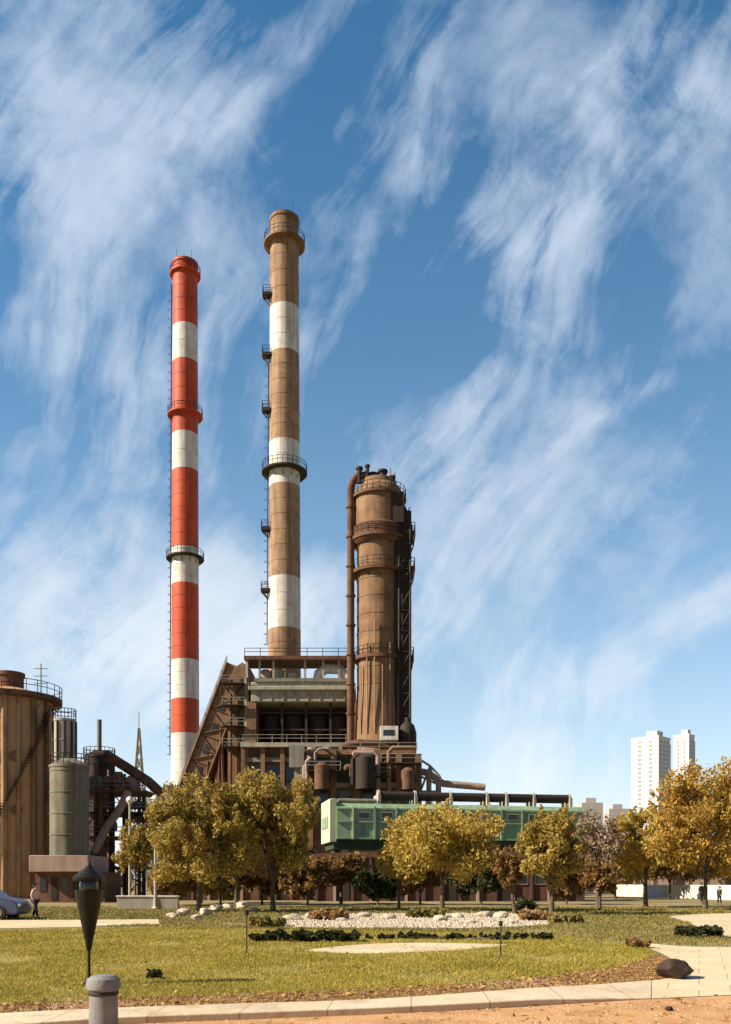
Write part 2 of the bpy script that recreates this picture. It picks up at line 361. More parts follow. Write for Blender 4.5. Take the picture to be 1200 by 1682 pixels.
# the pale edging: a real low kerb band
kf = [(-260, 1712), (0, 1697), (200, 1683), (400, 1675), (600, 1667), (800, 1657), (950, 1648), (1070, 1641), (1200, 1635), (1500, 1622)]
kerb_in = G(dense(bord_front[:-2] + [(1070, 1611)])); kerb_out = G(dense(kf[:8]))
k = MB(); a = kerb_in; b_ = kerb_out; n_ = min(len(a), len(b_))
for i in range(n_):
    hk = .014 + .076 * min(1, (n_ - 1 - i) / 9)
    k.v += [(a[i][0], a[i][1], 0), (a[i][0], a[i][1], hk), (b_[i][0], b_[i][1], hk), (b_[i][0], b_[i][1], 0)]
for i in range(n_ - 1):
    for j in range(3): k.f.append((i * 4 + j, i * 4 + j + 1, i * 4 + 4 + j + 1, i * 4 + 4 + j)); k.m.append(0)
k.f += [(3, 2, 1, 0), tuple((n_ - 1) * 4 + j for j in range(4))]; k.m += [0, 0]
tag(k.build('kerb', m_kerb, bevel=.015), kind='structure')
FORE = [(-6, 2)] + G([(-260, 1714)]) + kerb_out + G([(1200, 1635), (1500, 1623)]) + [(14, 2)]
tag(sheet('sand_path', FORE, .004, m_orange), kind='structure')
PLAZA = G([(1070, 1611), (1070, 1641), (1200, 1635), (1500, 1623)]) + G([(1800, 1560), (1500, 1556)]) + G(dense([(1300, 1556), (1200, 1556), (1130, 1555), (1050, 1550), (1085, 1566), (1120, 1586), (1134, 1603)]))
tag(sheet('cream_path', PLAZA, .012, m_cream), kind='structure')
UP = G(dense([(1500, 1500), (1300, 1500), (1190, 1500), (1100, 1505), (1130, 1515), (1150, 1526), (1185, 1537), (1300, 1545), (1500, 1548)]))
tag(sheet('upper_path', UP, .006, m_cream), kind='structure')
LP = G([(-500, 1513), (-100, 1512), (120, 1511), (260, 1510), (262, 1518), (120, 1523), (-100, 1527), (-500, 1533)])
tag(sheet('left_path', LP, .014, m_cream), kind='structure')
MID = G(dense([(505, 1562), (590, 1552), (700, 1549), (835, 1553), (720, 1563), (600, 1567)], True))
tag(sheet('lawn_path', MID, .016, m_cream), kind='structure')
GR = G(dense([(425, 1515), (500, 1504), (650, 1501), (800, 1501), (905, 1505), (890, 1520), (760, 1525), (600, 1524), (480, 1524)], True))
tag(sheet('gravel_bed', GR, .018, m_gravel), kind='structure')
ROAD = G([(1000, 1462), (2200, 1462), (2200, 1467), (1000, 1467)])
tag(sheet('far_road', ROAD, .004, m_cream), kind='structure')

def inpoly(px, py, poly):
    P = np.array(poly); x, y = P[:, 0], P[:, 1]; inside = np.zeros(len(px), bool); j = len(P) - 1
    for i in range(len(P)):
        c = ((y[i] > py) != (y[j] > py)) & (px < (x[j] - x[i]) * (py - y[i]) / (y[j] - y[i] + 1e-12) + x[i]); inside ^= c; j = i
    return inside
def np_mesh(name, V, nper, m, parent=None, smooth=False):
    """V: (count*nper, 3) separate polygons"""
    me = bpy.data.meshes.new(name); nv = len(V); nf = nv // nper
    me.vertices.add(nv); me.loops.add(nv); me.polygons.add(nf)
    me.vertices.foreach_set('co', V.astype(np.float32).ravel()); me.loops.foreach_set('vertex_index', np.arange(nv, dtype=np.int32))
    me.polygons.foreach_set('loop_start', np.arange(0, nv, nper, dtype=np.int32)); me.update(calc_edges=True)
    me.materials.append(m); o = bpy.data.objects.new(name, me); C.objects.link(o)
    if parent is not None: o.parent = parent
    return o
rng = np.random.default_rng(5)
def blades(name, poly, n, h, w, m, label, excl=(), near=1.0, patch=True, z0=.008):
    P = np.array(poly); lo, hi = P.min(0), P.max(0); lo = np.maximum(lo, [-14, 9])
    hi = np.minimum(hi, [22, 60])
    # more blades close to the camera
    t = rng.random(n * 3); Y = lo[1] * (hi[1] / lo[1]) ** (t ** near); X = (rng.random(n * 3) * 2 - 1) * .43 * Y + 0
    ok = inpoly(X, Y, poly)
    for e in excl: ok &= ~inpoly(X, Y, e)
    if patch: ok &= (np.sin(X * 1.7 + np.sin(Y * .9) * 2) + np.sin(Y * 1.1 + X * .5) + np.sin(X * 3.9 + Y * 2.1) * .5 + rng.normal(0, .9, len(X))) > -.9
    X, Y = X[ok][:n], Y[ok][:n]; k = len(X)
    H = h * rng.uniform(.5, 1.3, k) * (.7 + Y / 60); A = rng.random(k) * np.pi * 2; Wd = w * rng.uniform(.6, 1.3, k) * (Y / 14)
    lean = rng.normal(0, .5, (k, 2)) * H[:, None]
    V = np.zeros((k, 3, 3)); dx, dy = np.cos(A) * Wd, np.sin(A) * Wd
    V[:, 0] = np.c_[X - dx, Y - dy, np.full(k, z0 - .005)]; V[:, 1] = np.c_[X + dx, Y + dy, np.full(k, z0 - .005)]; V[:, 2] = np.c_[X + lean[:, 0], Y + lean[:, 1], H + z0]
    return tag(np_mesh(name, V.reshape(-1, 3), 3, m), label, 'grass', kind='stuff')
m_blade = mat('grass_blades', [(.19, .17, .028), (.37, .31, .05), (.47, .38, .08), (.50, .37, .13)], .5, .7, island=True, trans=.3)
m_dry = mat('dry_grass_blades', [(.27, .16, .06), (.40, .24, .10), (.46, .31, .15)], .6, .8, island=True, trans=.25)
m_olive = mat('olive_grass_blades', [(.14, .13, .03), (.27, .225, .06), (.36, .29, .11)], .3, .8, island=True, trans=.25)
blades('lawn_grass', LAWN, 170000, .05, .008, m_blade, 'short yellowish green lawn grass', excl=[MID], near=.8)
blades('border_grass', BORD, 45000, .045, .009, m_dry, 'dry reddish brown grass along the lawn edge', near=.8)
BACK = G([(-300, 1525), (250, 1522), (430, 1526), (900, 1535), (1060, 1551), (1200, 1555), (1700, 1556), (1700, 1490), (-300, 1490)])
blades('park_grass', BACK, 60000, .07, .009, m_olive, 'patchy olive grass under the trees', excl=[GR, LP, UP, PLAZA], patch=True, z0=0)
# fallen leaves
def litter(name, poly, n, m, label, sz=.03, z=.03):
    P = np.array(poly); lo, hi = np.maximum(P.min(0), [-12, 8]), np.minimum(P.max(0), [20, 45])
    X = rng.uniform(lo[0], hi[0], n * 4); Y = rng.uniform(lo[1], hi[1], n * 4); ok = inpoly(X, Y, poly); X, Y = X[ok][:n], Y[ok][:n]; k = len(X)
    c = np.c_[X, Y, np.full(k, z)]; a = rng.normal(0, 1, (k, 3)) * [1, 1, .35]; a /= np.linalg.norm(a, axis=1)[:, None]
    b = np.cross(a, rng.normal(0, .3, (k, 3)) + [0, 0, 1]); s = sz * rng.uniform(.6, 1.5, (k, 1))
    V = np.stack([c - a * s, c + b * s * .6, c + a * s, c - b * s * .6], 1)
    return tag(np_mesh(name, V.reshape(-1, 3), 4, m), label, 'leaves', kind='stuff')
m_leaf = mat('fallen_leaves', [(.16, .07, .02), (.34, .18, .05), (.45, .29, .08), (.30, .12, .05)], .8, .8, island=True)
litter('fallen_leaves', BORD, 2600, m_leaf, 'brown fallen leaves on the lawn edge', .035, .04)
litter('scattered_leaves', FORE, 900, m_leaf, 'brown fallen leaves on the orange sand path', .03, .02)
litter('stray_leaves', LAWN, 1800, m_leaf, 'yellow brown leaves lying on the lawn', .035, .05)

def pebbles(name, poly, n, m, label, sz):
    P = np.array(poly); lo, hi = np.maximum(P.min(0), [-12, 8]), np.minimum(P.max(0), [20, 60])
    X = rng.uniform(lo[0], hi[0], n * 5); Y = rng.uniform(lo[1], hi[1], n * 5); ok = inpoly(X, Y, poly); X, Y = X[ok][:n], Y[ok][:n]; k = len(X)
    O = np.array([[1, 0, 0], [0, 1, 0], [-1, 0, 0], [0, -1, 0], [0, 0, .8]]); s = sz * rng.uniform(.4, 1.6, (k, 1, 1)) * rng.uniform(.7, 1.3, (k, 5, 3)); a = rng.random(k) * 6.28
    V = O[None] * s; ca, sa = np.cos(a)[:, None], np.sin(a)[:, None]; V = np.stack([V[..., 0] * ca - V[..., 1] * sa + X[:, None], V[..., 0] * sa + V[..., 1] * ca + Y[:, None], V[..., 2] + .004], -1)
    T = V[:, [0, 1, 4, 1, 2, 4, 2, 3, 4, 3, 0, 4]].reshape(-1, 3)
    return tag(np_mesh(name, T, 3, m), label, 'pebbles', kind='stuff')
m_peb = mat('mixed_pebbles', [(.30, .17, .09), (.46, .33, .2), (.55, .45, .33), (.24, .15, .10)], 1.5, .9, island=True)
pebbles('sand_pebbles', FORE, 2600, m_peb, 'small pebbles strewn over the orange sand path', .014)
pebbles('gravel_stones', GR, 5200, m_rock, 'pale coarse gravel stones in the bed below the trees', .07)
pebbles('mulch_crumbs', BORD, 5000, m_peb, 'brown crumbs of soil and bark along the lawn edge', .016)
# ------------------------------------------------------------------ chimneys
def chimney(name, label, px, Y, wtop, wbot, top, row_bot, bands, mats, rings, brackets, ladder_rows=None, lip=True):
    x = gx(px, Y); t = thing(name, label, 'chimney', (x, Y, 0), 'tall banded chimneys')
    s = Y / 1500; rt, rb = wtop / 2 * s, wbot / 2 * s; zt, zb = gz(top, Y), gz(row_bot, Y)
    rad = lambda z: rb + (rt - rb) * (z - zb) / (zt - zb)
    prof = [(rad(0) * 1.08, 0)]; mis = []
    rows = bands[::-1]           # (row_top_of_band, mat index), from the bottom up
    for r_, mi in rows:
        z1 = gz(r_, Y); z0 = prof[-1][1]; k = max(1, int((z1 - z0) / 2.2))
        for i in range(1, k + 1):
            z = z0 + (z1 - z0) * i / k; prof.append((rad(z), z)); mis.append(mi)
            if i < k: prof += [(rad(z) + .035, z), (rad(z) + .035, z + .07), (rad(z), z + .07)]; mis += [mi] * 3
    prof += [(rt + .12, zt), (rt + .12, zt + .5), (rt - .35, zt + .5), (rt - .35, zt - 3)]; mis += [rows[-1][1]] * 2 + [len(mats) - 1] * 2
    MB().lathe(prof, (x, Y), 40, mis).build('shaft', mats, t, 30)
    for r_, ex, mi in rings:
        z = gz(r_, Y); ring_platform(t, x, Y, rad(z) - .02, rad(z) + ex, z, mats[mi] if mi is not None else m_dark, m_dark)
    for r_ in brackets:
        z = gz(r_, Y); b = MB(); a = rad(z)
        b.box(x - a - 1.05, x - a + .3, Y - 1.5, Y - .2, z - .35, z + .15)
        for yy in (Y - 1.4, Y - .3): b.bar((x - a - .9, yy, z - .3), (x - a + .15, yy, z - 1.5), .12)
        q = b.build('landing', m_dark, t)
        railing(q, [(x - a + .2, Y - 1.45, z + .15), (x - a - 1.0, Y - 1.45, z + .15), (x - a - 1.0, Y - .25, z + .15), (x - a + .2, Y - .25, z + .15)], 1.0, .04, m_dark, step=1)
    if ladder_rows:
        z0, z1 = gz(ladder_rows[1], Y), gz(ladder_rows[0], Y)
        rr = max(rad(z0), rad(z1)); b = MB()
        for dy in (-.8, -.3): b.path([(x - rad(z0) - .12, Y + dy, z0), (x - rad(z1) - .12, Y + dy, z1)], .05, 5)
        z = z0
        while z < z1:
            b.path([(x - rad(z) - .12, Y - .8, z), (x - rad(z) - .12, Y - .3, z)], .03, 4); 
            z += .6
        z = z0
        while z < z1:
            b.path([(x - rad(z) - .1 - .55 * math.sin(math.pi * k / 6), Y - .55 - .35 * math.cos(math.pi * k / 6), z) for k in range(7)], .035, 4, False); z += 1.6
        b.build('ladder', m_dark, t)
    # lightning rods on the rim
    for k in range(5):
        a = 2 * math.pi * k / 5 + .4; MB().path([(x + rt * math.cos(a), Y + rt * math.sin(a), zt + .4), (x + rt * math.cos(a), Y + rt * math.sin(a), zt + 2.0)], .035, 5).build('lightning_rod', m_dark, t)
    return t
chimney('chimney', 'tall slim chimney banded red and white, furthest left of the tall stacks', 304, 165, 40, 46, 439, 1270,
        [(439, 0), (540, 1), (598, 0), (716, 1), (776, 0), (903, 1), (962, 0), (1086, 1), (1150, 0), (1206, 1)][0:10],
        [m_red, m_white, m_soot], [(452, .55, 0), (683, .85, 0), (917, 1.0, None)], [], (470, 1240))
chimney('chimney', 'tallest chimney, tan with white bands and dark ring platforms', 467, 142, 46, 54, 367, 1110,
        [(367, 2), (377, 0), (510, 1), (585, 0), (730, 1), (802, 0), (952, 1), (1036, 0)],
        [m_tan, m_white, m_brown, m_soot], [(402, 1.0, 2), (776, 1.15, None)], [490, 588, 678, 872, 972], (600, 1060))

# ------------------------------------------------------------------ brown tower (third stack)
def brown_tower():
    Y = 126; s = Y / 1500; x = gx(622, Y); t = thing('furnace_tower', 'thick rusty brown cylindrical tower with dark stair shaft and ring platforms', 'tower', (x, Y, 0))
    Z = lambda r: gz(r, Y); X3 = lambda p: gx(p, Y)
    r = 36 * s
    prof = [(r * 1.12, 0), (r * 1.1, Z(1215)), (r, Z(1130))]
    z = Z(1130)
    while z < Z(945): prof += [(r, z), (r + .05, z + .02), (r + .05, z + .14), (r, z + .16)]; z += 2.4
    prof += [(r, Z(940)), (r * 1.0, Z(905)), (r * 1.12, Z(886)), (r * 1.12, Z(818)), (r * 1.0, Z(806)), (r * .82, Z(800)), (r * .78, Z(792)), (r * .3, Z(789)), (0.01, Z(788))]
    MB().lathe(prof, (x, Y), 44).build('shell', m_brown, t, 30)
    for rr, ex in ((888, .75), (941, .6), (1082, .35)):
        ring_platform(t, x, Y, r * .98, r * 1.05 + ex, Z(rr), m_rust, m_dark, th=.45)
    # crown: dark dome valve and goose-neck duct at upper left, thin stub vents
    b = MB(); xl = gx(576, Y)
    b.path([(xl, Y - 1.0, Z(1235)), (xl, Y - 1, Z(810)), (xl + .25, Y - 1, Z(797)), (xl + .9, Y - 1, Z(788)), (xl + 1.9, Y - .8, Z(785)), (xl + 2.8, Y - .5, Z(790)), (xl + 3.2, Y, Z(800))], [.52] * 7, 14)
    for zr in range(840, 1230, 48): b.lathe([(.52, Z(zr)), (.66, Z(zr)), (.66, Z(zr) + .25), (.52, Z(zr) + .25)], (xl, Y - 1), 16)
    b.build('side_duct', m_rust, t)
    b = MB(); b.lathe([(.9, Z(800)), (1.0, Z(786)), (1.15, Z(784)), (1.15, Z(781)), (.5, Z(777)), (.01, Z(776))], (x - .8, Y), 20); b.build('cap_valve', m_dark, t)
    b = MB()
    for dx, zr in ((1.6, 770), (2.2, 776)): b.path([(x + dx, Y, Z(805)), (x + dx, Y, Z(zr))], .09, 8)
    b.build('vent_pipe', m_grey, t)
    # dark stair shaft at the right: four legs, flights, landings
    x0, x1, y0, y1 = gx(654, Y), gx(672, Y), Y - 2.6, Y + 1.2
    b = MB()
    for xx in (x0, x1):
        for yy in (y0, y1): b.bar((xx, yy, 0), (xx, yy, Z(820) if xx == x0 else Z(868)), .22)
    b.build('stair_frame', m_dark, t)
    b = MB(); z = 2.0; k = 0
    while z < Z(872):
        b.box(x0, x1, y0, y1 - .6, z, z + .12)
        yy0, yy1 = (y0 + .3, y1 - .5) if k % 2 else (y1 - .5, y0 + .3)
        b.rbox(((x0 + x1) / 2, (yy0 + yy1) / 2, z + 1.45), (.8, 4.0, .14), 0, 0, math.atan2(2.7, (yy1 - yy0)) if yy1 > yy0 else -math.atan2(2.7, (yy0 - yy1)))
        b.bar((x0, y0, z), (x1, y0, z + 2.8), .1); b.bar((x1, y0, z + 1.1), (x0, y0, z + 1.1), .06)
        z += 2.8; k += 1
    b.build('stair_flights', m_dark, t)
    b = MB(); b.box(x0 - .6, x1 - .12, Y - 2.3, Y + 1.0, 3, Z(856)); b.build('lift_shaft', m_soot, t)
    for zr, w in ((884, 1.3), (941, 1.2), (1085, .9)):
        b = MB(); z = Z(zr); b.box(x1 - .1, x1 + w * .55, y0, y1, z - .5, z + .1); b.bar((x1, y0, z - 2.2), (x1 + w * .5, y0, z - .5), .14); b.bar((x1, y1, z - 2.2), (x1 + w * .5, y1, z - .5), .14)
        q = b.build('landing', m_dark, t)
        railing(q, [(x1, y0 + .05, z + .1), (x1 + w * .5, y0 + .05, z + .1), (x1 + w * .5, y1 - .05, z + .1)], 1.1, .05, m_dark, step=.8)
    # sloping hood of pipes from stair top to head
    b = MB(); b.path([(x + 2.4, Y - 1.4, Z(822)), (x1 - .3, Y - 1.4, Z(858)), (x1 + .1, Y - 1.4, Z(876))], .38, 10); b.path([(x + 2.6, Y - .2, Z(815)), (x1 - .2, Y - .2, Z(850)), (x1 + .3, Y - .2, Z(880))], .3, 10)
    b.build('bleeder_pipe', m_dark, t)
    for (a_, c_, r0_, r1_, ya, yb_) in ((640, 662, 872, 822, -3.0, .5), (655, 674, 884, 850, -2.4, 1.0), (634, 650, 820, 806, -2.0, 0)):
        MB().box(X3(a_), X3(c_), Y + ya, Y + yb_, Z(r0_), Z(r1_)).build('winch_house', m_dark, t, bevel=.05)
    for (p_, r0_, r1_, w_) in ((590, 800, 778, .35), (603, 795, 774, .25), (628, 800, 783, .5), (644, 808, 792, .3)):
        MB().lathe([(w_, Z(r0_)), (w_, Z(r1_)), (w_ * 1.4, Z(r1_)), (w_ * 1.4, Z(r1_) + .3), (.01, Z(r1_) + .35)], (X3(p_), Y - 1.2), 12).build('relief_valve', m_dark, t)
    ring_platform(t, x, Y, r * .97, r * 1.25, Z(820), m_rust, m_dark, th=.3)
    MB().lathe([(r * 1.11, Z(900)), (r * 1.22, Z(896)), (r * 1.22, Z(872)), (r * 1.11, Z(868))], (x, Y), 40).build('girdle', m_rust, t)
    # skirt at the base: dark drum, small white control cabin
    b = MB(); xb, yb = gx(662, Y), Y - 4.2
    b.lathe([(1.0, Z(1262)), (1.15, Z(1250)), (1.2, Z(1212)), (.9, Z(1200)), (.35, Z(1194)), (.35, Z(1188)), (.01, Z(1187))], (xb + .4, yb), 22); b.build('dust_drum', m_dark, t)
    b = MB(); xc = gx(636, Y); b.box(xc - 1.1, xc + 1.3, yb - 1.6, yb + .8, Z(1226), Z(1204)); q = b.build('control_cabin', m_white, t, bevel=.04)
    b = MB(); b.box(xc - .7, xc + .8, yb - 1.63, yb - 1.58, Z(1219), Z(1210)); b.build('window', m_glass, q)
    # stubs: pipe cluster around waist
    b = MB()
    for k in range(5):
        a = -2.4 + k * .32; rr = r + .35; b.path([(x + rr * math.cos(a), Y + rr * math.sin(a), Z(1210)), (x + rr * math.cos(a), Y + rr * math.sin(a), Z(1100 - 35 * (k % 3)))], .1, 6)
    b.build('riser_pipe', m_tan, t)
    return t
brown_tower()

# ------------------------------------------------------------------ main plant building
def frame_grid(b, xs, ys, zs, w, brace=True, seed=0):
    rnd = random.Random(seed)
    for x in xs:
        for y in ys: b.bar((x, y, zs[0]), (x, y, zs[-1]), w)
    for z in zs[1:]:
        for y in ys: b.bar((xs[0], y, z), (xs[-1], y, z), w * .85)
        for x in xs: b.bar((x, ys[0], z), (x, ys[-1], z), w * .8)
    if brace:
        for z0, z1 in zip(zs[:-1], zs[1:]):
            for x0, x1 in zip(xs[:-1], xs[1:]):
                if rnd.random() < .6:
                    b.bar((x0, ys[0], z0), (x1, ys[0], z1), w * .5)
                    if rnd.random() < .6: b.bar((x1, ys[0], z0), (x0, ys[0], z1), w * .5)
def plant():
    Y = 130; X = lambda p: gx(p, Y); Z = lambda r: gz(r, Y)
    t = thing('furnace_building', 'open grey furnace building with a black recess below its roof box, beneath the tan chimney', 'industrial building', (X(495), Y, 0))
    D = 9
    b = MB(); b.box(X(412), X(580), Y, Y + D, Z(1152), Z(1120)); b.box(X(408), X(584), Y - .5, Y + D + .3, Z(1134), Z(1128)); q = b.build('roof_box', m_conc, t, bevel=.06)
    for p in range(425, 575, 20): MB().box(X(p), X(p) + .12, Y - .12, Y, Z(1152), Z(1134) - .01).build('fascia_rib', m_grey, q)
    b = MB(); b.box(X(418), X(574), Y - .2, Y + D, Z(1120), Z(1114)); b.build('roof_kerb', m_sage, t)
    # recess: side cheeks, soffit, back wall, floor
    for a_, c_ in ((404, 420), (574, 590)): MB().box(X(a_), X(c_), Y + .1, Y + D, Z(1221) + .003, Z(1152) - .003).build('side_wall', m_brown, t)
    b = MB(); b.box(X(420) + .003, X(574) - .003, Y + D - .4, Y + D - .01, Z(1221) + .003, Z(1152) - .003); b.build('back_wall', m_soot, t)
    b = MB(); b.box(X(396), X(596), Y - 1.0, Y + D, Z(1228), Z(1221)); fl = b.build('deck', m_conc, t)
    railing(fl, [(X(400), Y - .9, Z(1221)), (X(592), Y - .9, Z(1221))], 1.1, .05, m_grey)
    # machinery inside: hoppers and beams
    for k, p in enumerate((440, 478, 520, 555)):
        b = MB(); cx = X(p); b.lathe([(.5, Z(1219)), (.6, Z(1205)), (1.25, Z(1185)), (1.25, Z(1168)), (.01, Z(1168))], (cx, Y + 4.5), 14); b.build('hopper', m_dark, t)
    b = MB()
    for r_ in (1168, 1196): b.box(X(422), X(572), Y + 1.2, Y + 1.45, Z(r_) - .14, Z(r_) + .14)
    for p in (460, 500, 540): b.box(X(p), X(p) + .35, Y + .9, Y + 1.2, Z(1221), Z(1152))
    b.build('girder', m_dark, t)
    # canopy level above roof: posts + dark slab + railing
    for p in (404, 425, 448, 500, 530, 556, 576):
        MB().box(X(p) - .16, X(p) + .16, Y + .8, Y + 1.12, Z(1114), Z(1082)).build('post', m_pale, t)
    b = MB(); b.box(X(400), X(582), Y + .3, Y + 6, Z(1082), Z(1076)); c = b.build('upper_deck', m_rust, t)
    railing(c, [(X(401), Y + .4, Z(1076)), (X(581), Y + .4, Z(1076)), (X(581), Y + 5.9, Z(1076))], 1.1, .05, m_dark)
    b = MB(); b.path([(X(520), Y + 2.5, Z(1112)), (X(522), Y + 2.5, Z(1100)), (X(534), Y + 2.3, Z(1092)), (X(556), Y + 2, Z(1094)), (X(570), Y + 1.7, Z(1108)), (X(576), Y + 1.5, Z(1130))], .75, 16)
    b.build('gas_duct', m_white, t)
    b = MB()
    for p, h in ((432, 1098), (452, 1094), (478, 1100)): b.lathe([(.9, Z(1114)), (1.0, Z(h)), (.5, Z(h) + .5), (.01, Z(h) + .55)], (X(p), Y + 3), 16)
    b.build('roof_vent', m_pale, t)
    # left shoulder below: stepped masses down to the slope
    b = MB(); b.prism([(X(372), 0), (X(408), 0), (X(408), Z(1092)), (X(396), Z(1085)), (X(386), Z(1092)), (X(374), Z(1150)), (X(372), Z(1200))], Y + 1, Y + 7); b.build('hoist_shaft', m_brown, t)
    for r_ in (1110, 1140, 1175, 1205): MB().box(X(393), X(401), Y + .95, Y + 1.02, Z(r_ + 10), Z(r_)).build('louvre', m_dark, t)
    # steelwork and pipes over the hoist shaft
    for r_ in (1122, 1158, 1192, 1226):
        q = MB().box(X(366), X(402), Y - .6, Y + .95, Z(r_) - .12, Z(r_)).build('catwalk', m_dark, t); railing(q, [(X(366), Y - .55, Z(r_)), (X(402), Y - .55, Z(r_))], 1.0, .05, m_grey, step=1)
    for p, w in ((378, .22), (388, .16), (404, .3)): MB().path([(X(p), Y + .5, 0), (X(p), Y + .5, Z(1112 + (404 - p)))], w, 10).build('riser_pipe', m_grey if p > 400 else m_rust, t)
    for a, c in ((1122, 1158), (1158, 1192), (1192, 1226)):
        MB().bar((X(367), Y + .3, Z(c)), (X(401), Y + .3, Z(a)), .16).build('brace', m_dark, t)
    # lower storeys
    b = MB(); b.box(X(400), X(590), Y + .5, Y + D, 0, Z(1228)); b.build('lower_wall', m_brown, t)
    zs = [Z(1228), Z(1262), Z(1300)]
    for p in (400, 432, 464, 496, 528, 560, 592):
        MB().box(X(p) - .3, X(p) + .3, Y - .6, Y + .5, 0, Z(1228)).build('column', m_brown, t)
    for r_ in (1248, 1290): MB().box(X(400) + .3, X(592) - .3, Y - .3, Y + .5, Z(r_) - .3, Z(r_) + .3).build('beam', m_grey, t)
    for i, p in enumerate((416, 448, 480, 512, 544)):
        MB().box(X(p) - .95, X(p) + .95, Y + .44, Y + .52, Z(1282), Z(1256)).build('window', m_glass, t)
    return t
plant()

def inclined_gallery():
    Y = 134; X = lambda p: gx(p, Y); Z = lambda r: gz(r, Y)
    t = thing('inclined_conveyor', 'rusty inclined conveyor gallery climbing to the top of the furnace building', 'conveyor', (X(350), Y, 0))
    p0 = Vector((X(306), Y, Z(1330))); p1 = Vector((X(394), Y, Z(1100))); d = (p1 - p0); L = d.length; an = math.atan2(d.z, d.x)
    b = MB(); b.rbox(((p0 + p1) / 2), (L, 4.2, 3.6), 0, 0, 0, -an); g_ = b.build('gallery', m_brown, t, bevel=.05)
    b = MB(); u = d.normalized(); nrm = Vector((-u.z, 0, u.x))
    for k in range(int(L / 2)):
        q = p0 + u * (k * 2 + 1); b.bar(q + nrm * 1.65 + Vector((0, -2.14, 0)), q - nrm * 1.65 + Vector((0, -2.14, 0)), .16)
        if k % 2: b.bar(q + nrm * 1.6 + Vector((0, -2.2, 0)), q + u * 2 - nrm * 1.6 + Vector((0, -2.2, 0)), .12)
        else: b.bar(q - nrm * 1.6 + Vector((0, -2.2, 0)), q + u * 2 + nrm * 1.6 + Vector((0, -2.2, 0)), .12)
    for sg in (-1, 1): b.bar(p0 + nrm * 1.65 * sg + Vector((0, -2.2, 0)), p1 + nrm * 1.65 * sg + Vector((0, -2.2, 0)), .25)
    b.build('truss', m_rust, g_)
    for k in range(6):
        q = p0 + u * (L * (.12 + .15 * k)); MB().rbox((q.x, Y - 2.13, q.z), (1.4, .08, .8), 0, 0, 0, -an).build('window', m_glass, g_)
    for k, p in enumerate((345, 366, 386)):
        zt = Z(1330) + (X(p) - X(306)) * math.tan(an) - 2.2
        b = MB()
        for dy in (-2, 2):
            b.bar((X(p) - .9, Y + dy, 0), (X(p), Y + dy, zt), .35); b.bar((X(p) + .9, Y + dy, 0), (X(p), Y + dy, zt), .35)
        for z in range(4, int(zt), 4): b.bar((X(p) - .9 * (1 - z / zt), Y - 2, z), (X(p) + .9 * (1 - z / zt), Y - 2, z), .15); b.bar((X(p), Y - 2, z), (X(p), Y + 2, z), .15)
        b.build('trestle', m_rust, t)
    # walkway with railing on top
    b = MB(); q0 = p0 + nrm * 1.75; q1 = p1 + nrm * 1.75
    b.build  # keep
    railing(t, [q0 + Vector((0, -1.9, 0)), q1 + Vector((0, -1.9, 0))], 1.0, .05, m_grey)
    t2 = thing('ore_bunker', 'stepped brown ore bunker under the inclined conveyor', 'bunker', (X(372), Y + 7, 0))
    Yb = Y + 5; X2 = lambda p: gx(p, Yb); Z2 = lambda r: gz(r, Yb)
    b = MB(); b.prism([(X2(330), 0), (X2(412), 0), (X2(412), Z2(1100)), (X2(398), Z2(1100)), (X2(340), Z2(1252)), (X2(330), Z2(1256))], Yb, Yb + 6); w = b.build('wall', m_rust, t2)
    for r_ in (1180, 1205, 1232, 1258):
        w_ = (r_ - 1140) / 122 * 42; MB().box(X2(392 - w_ + 6), X2(408), Yb - .35, Yb, Z2(r_) - .15, Z2(r_) + .15).build('ledge', m_conc, t2)
    for i, (p, r_) in enumerate(((398, 1168), (392, 1192), (402, 1195), (384, 1218), (396, 1220), (376, 1244), (390, 1246), (402, 1248))):
        MB().box(X2(p) - .35, X2(p) + .35, Yb - .06, Yb + .05, Z2(r_ + 5), Z2(r_ - 5)).build('window', m_glass, t2)
inclined_gallery()

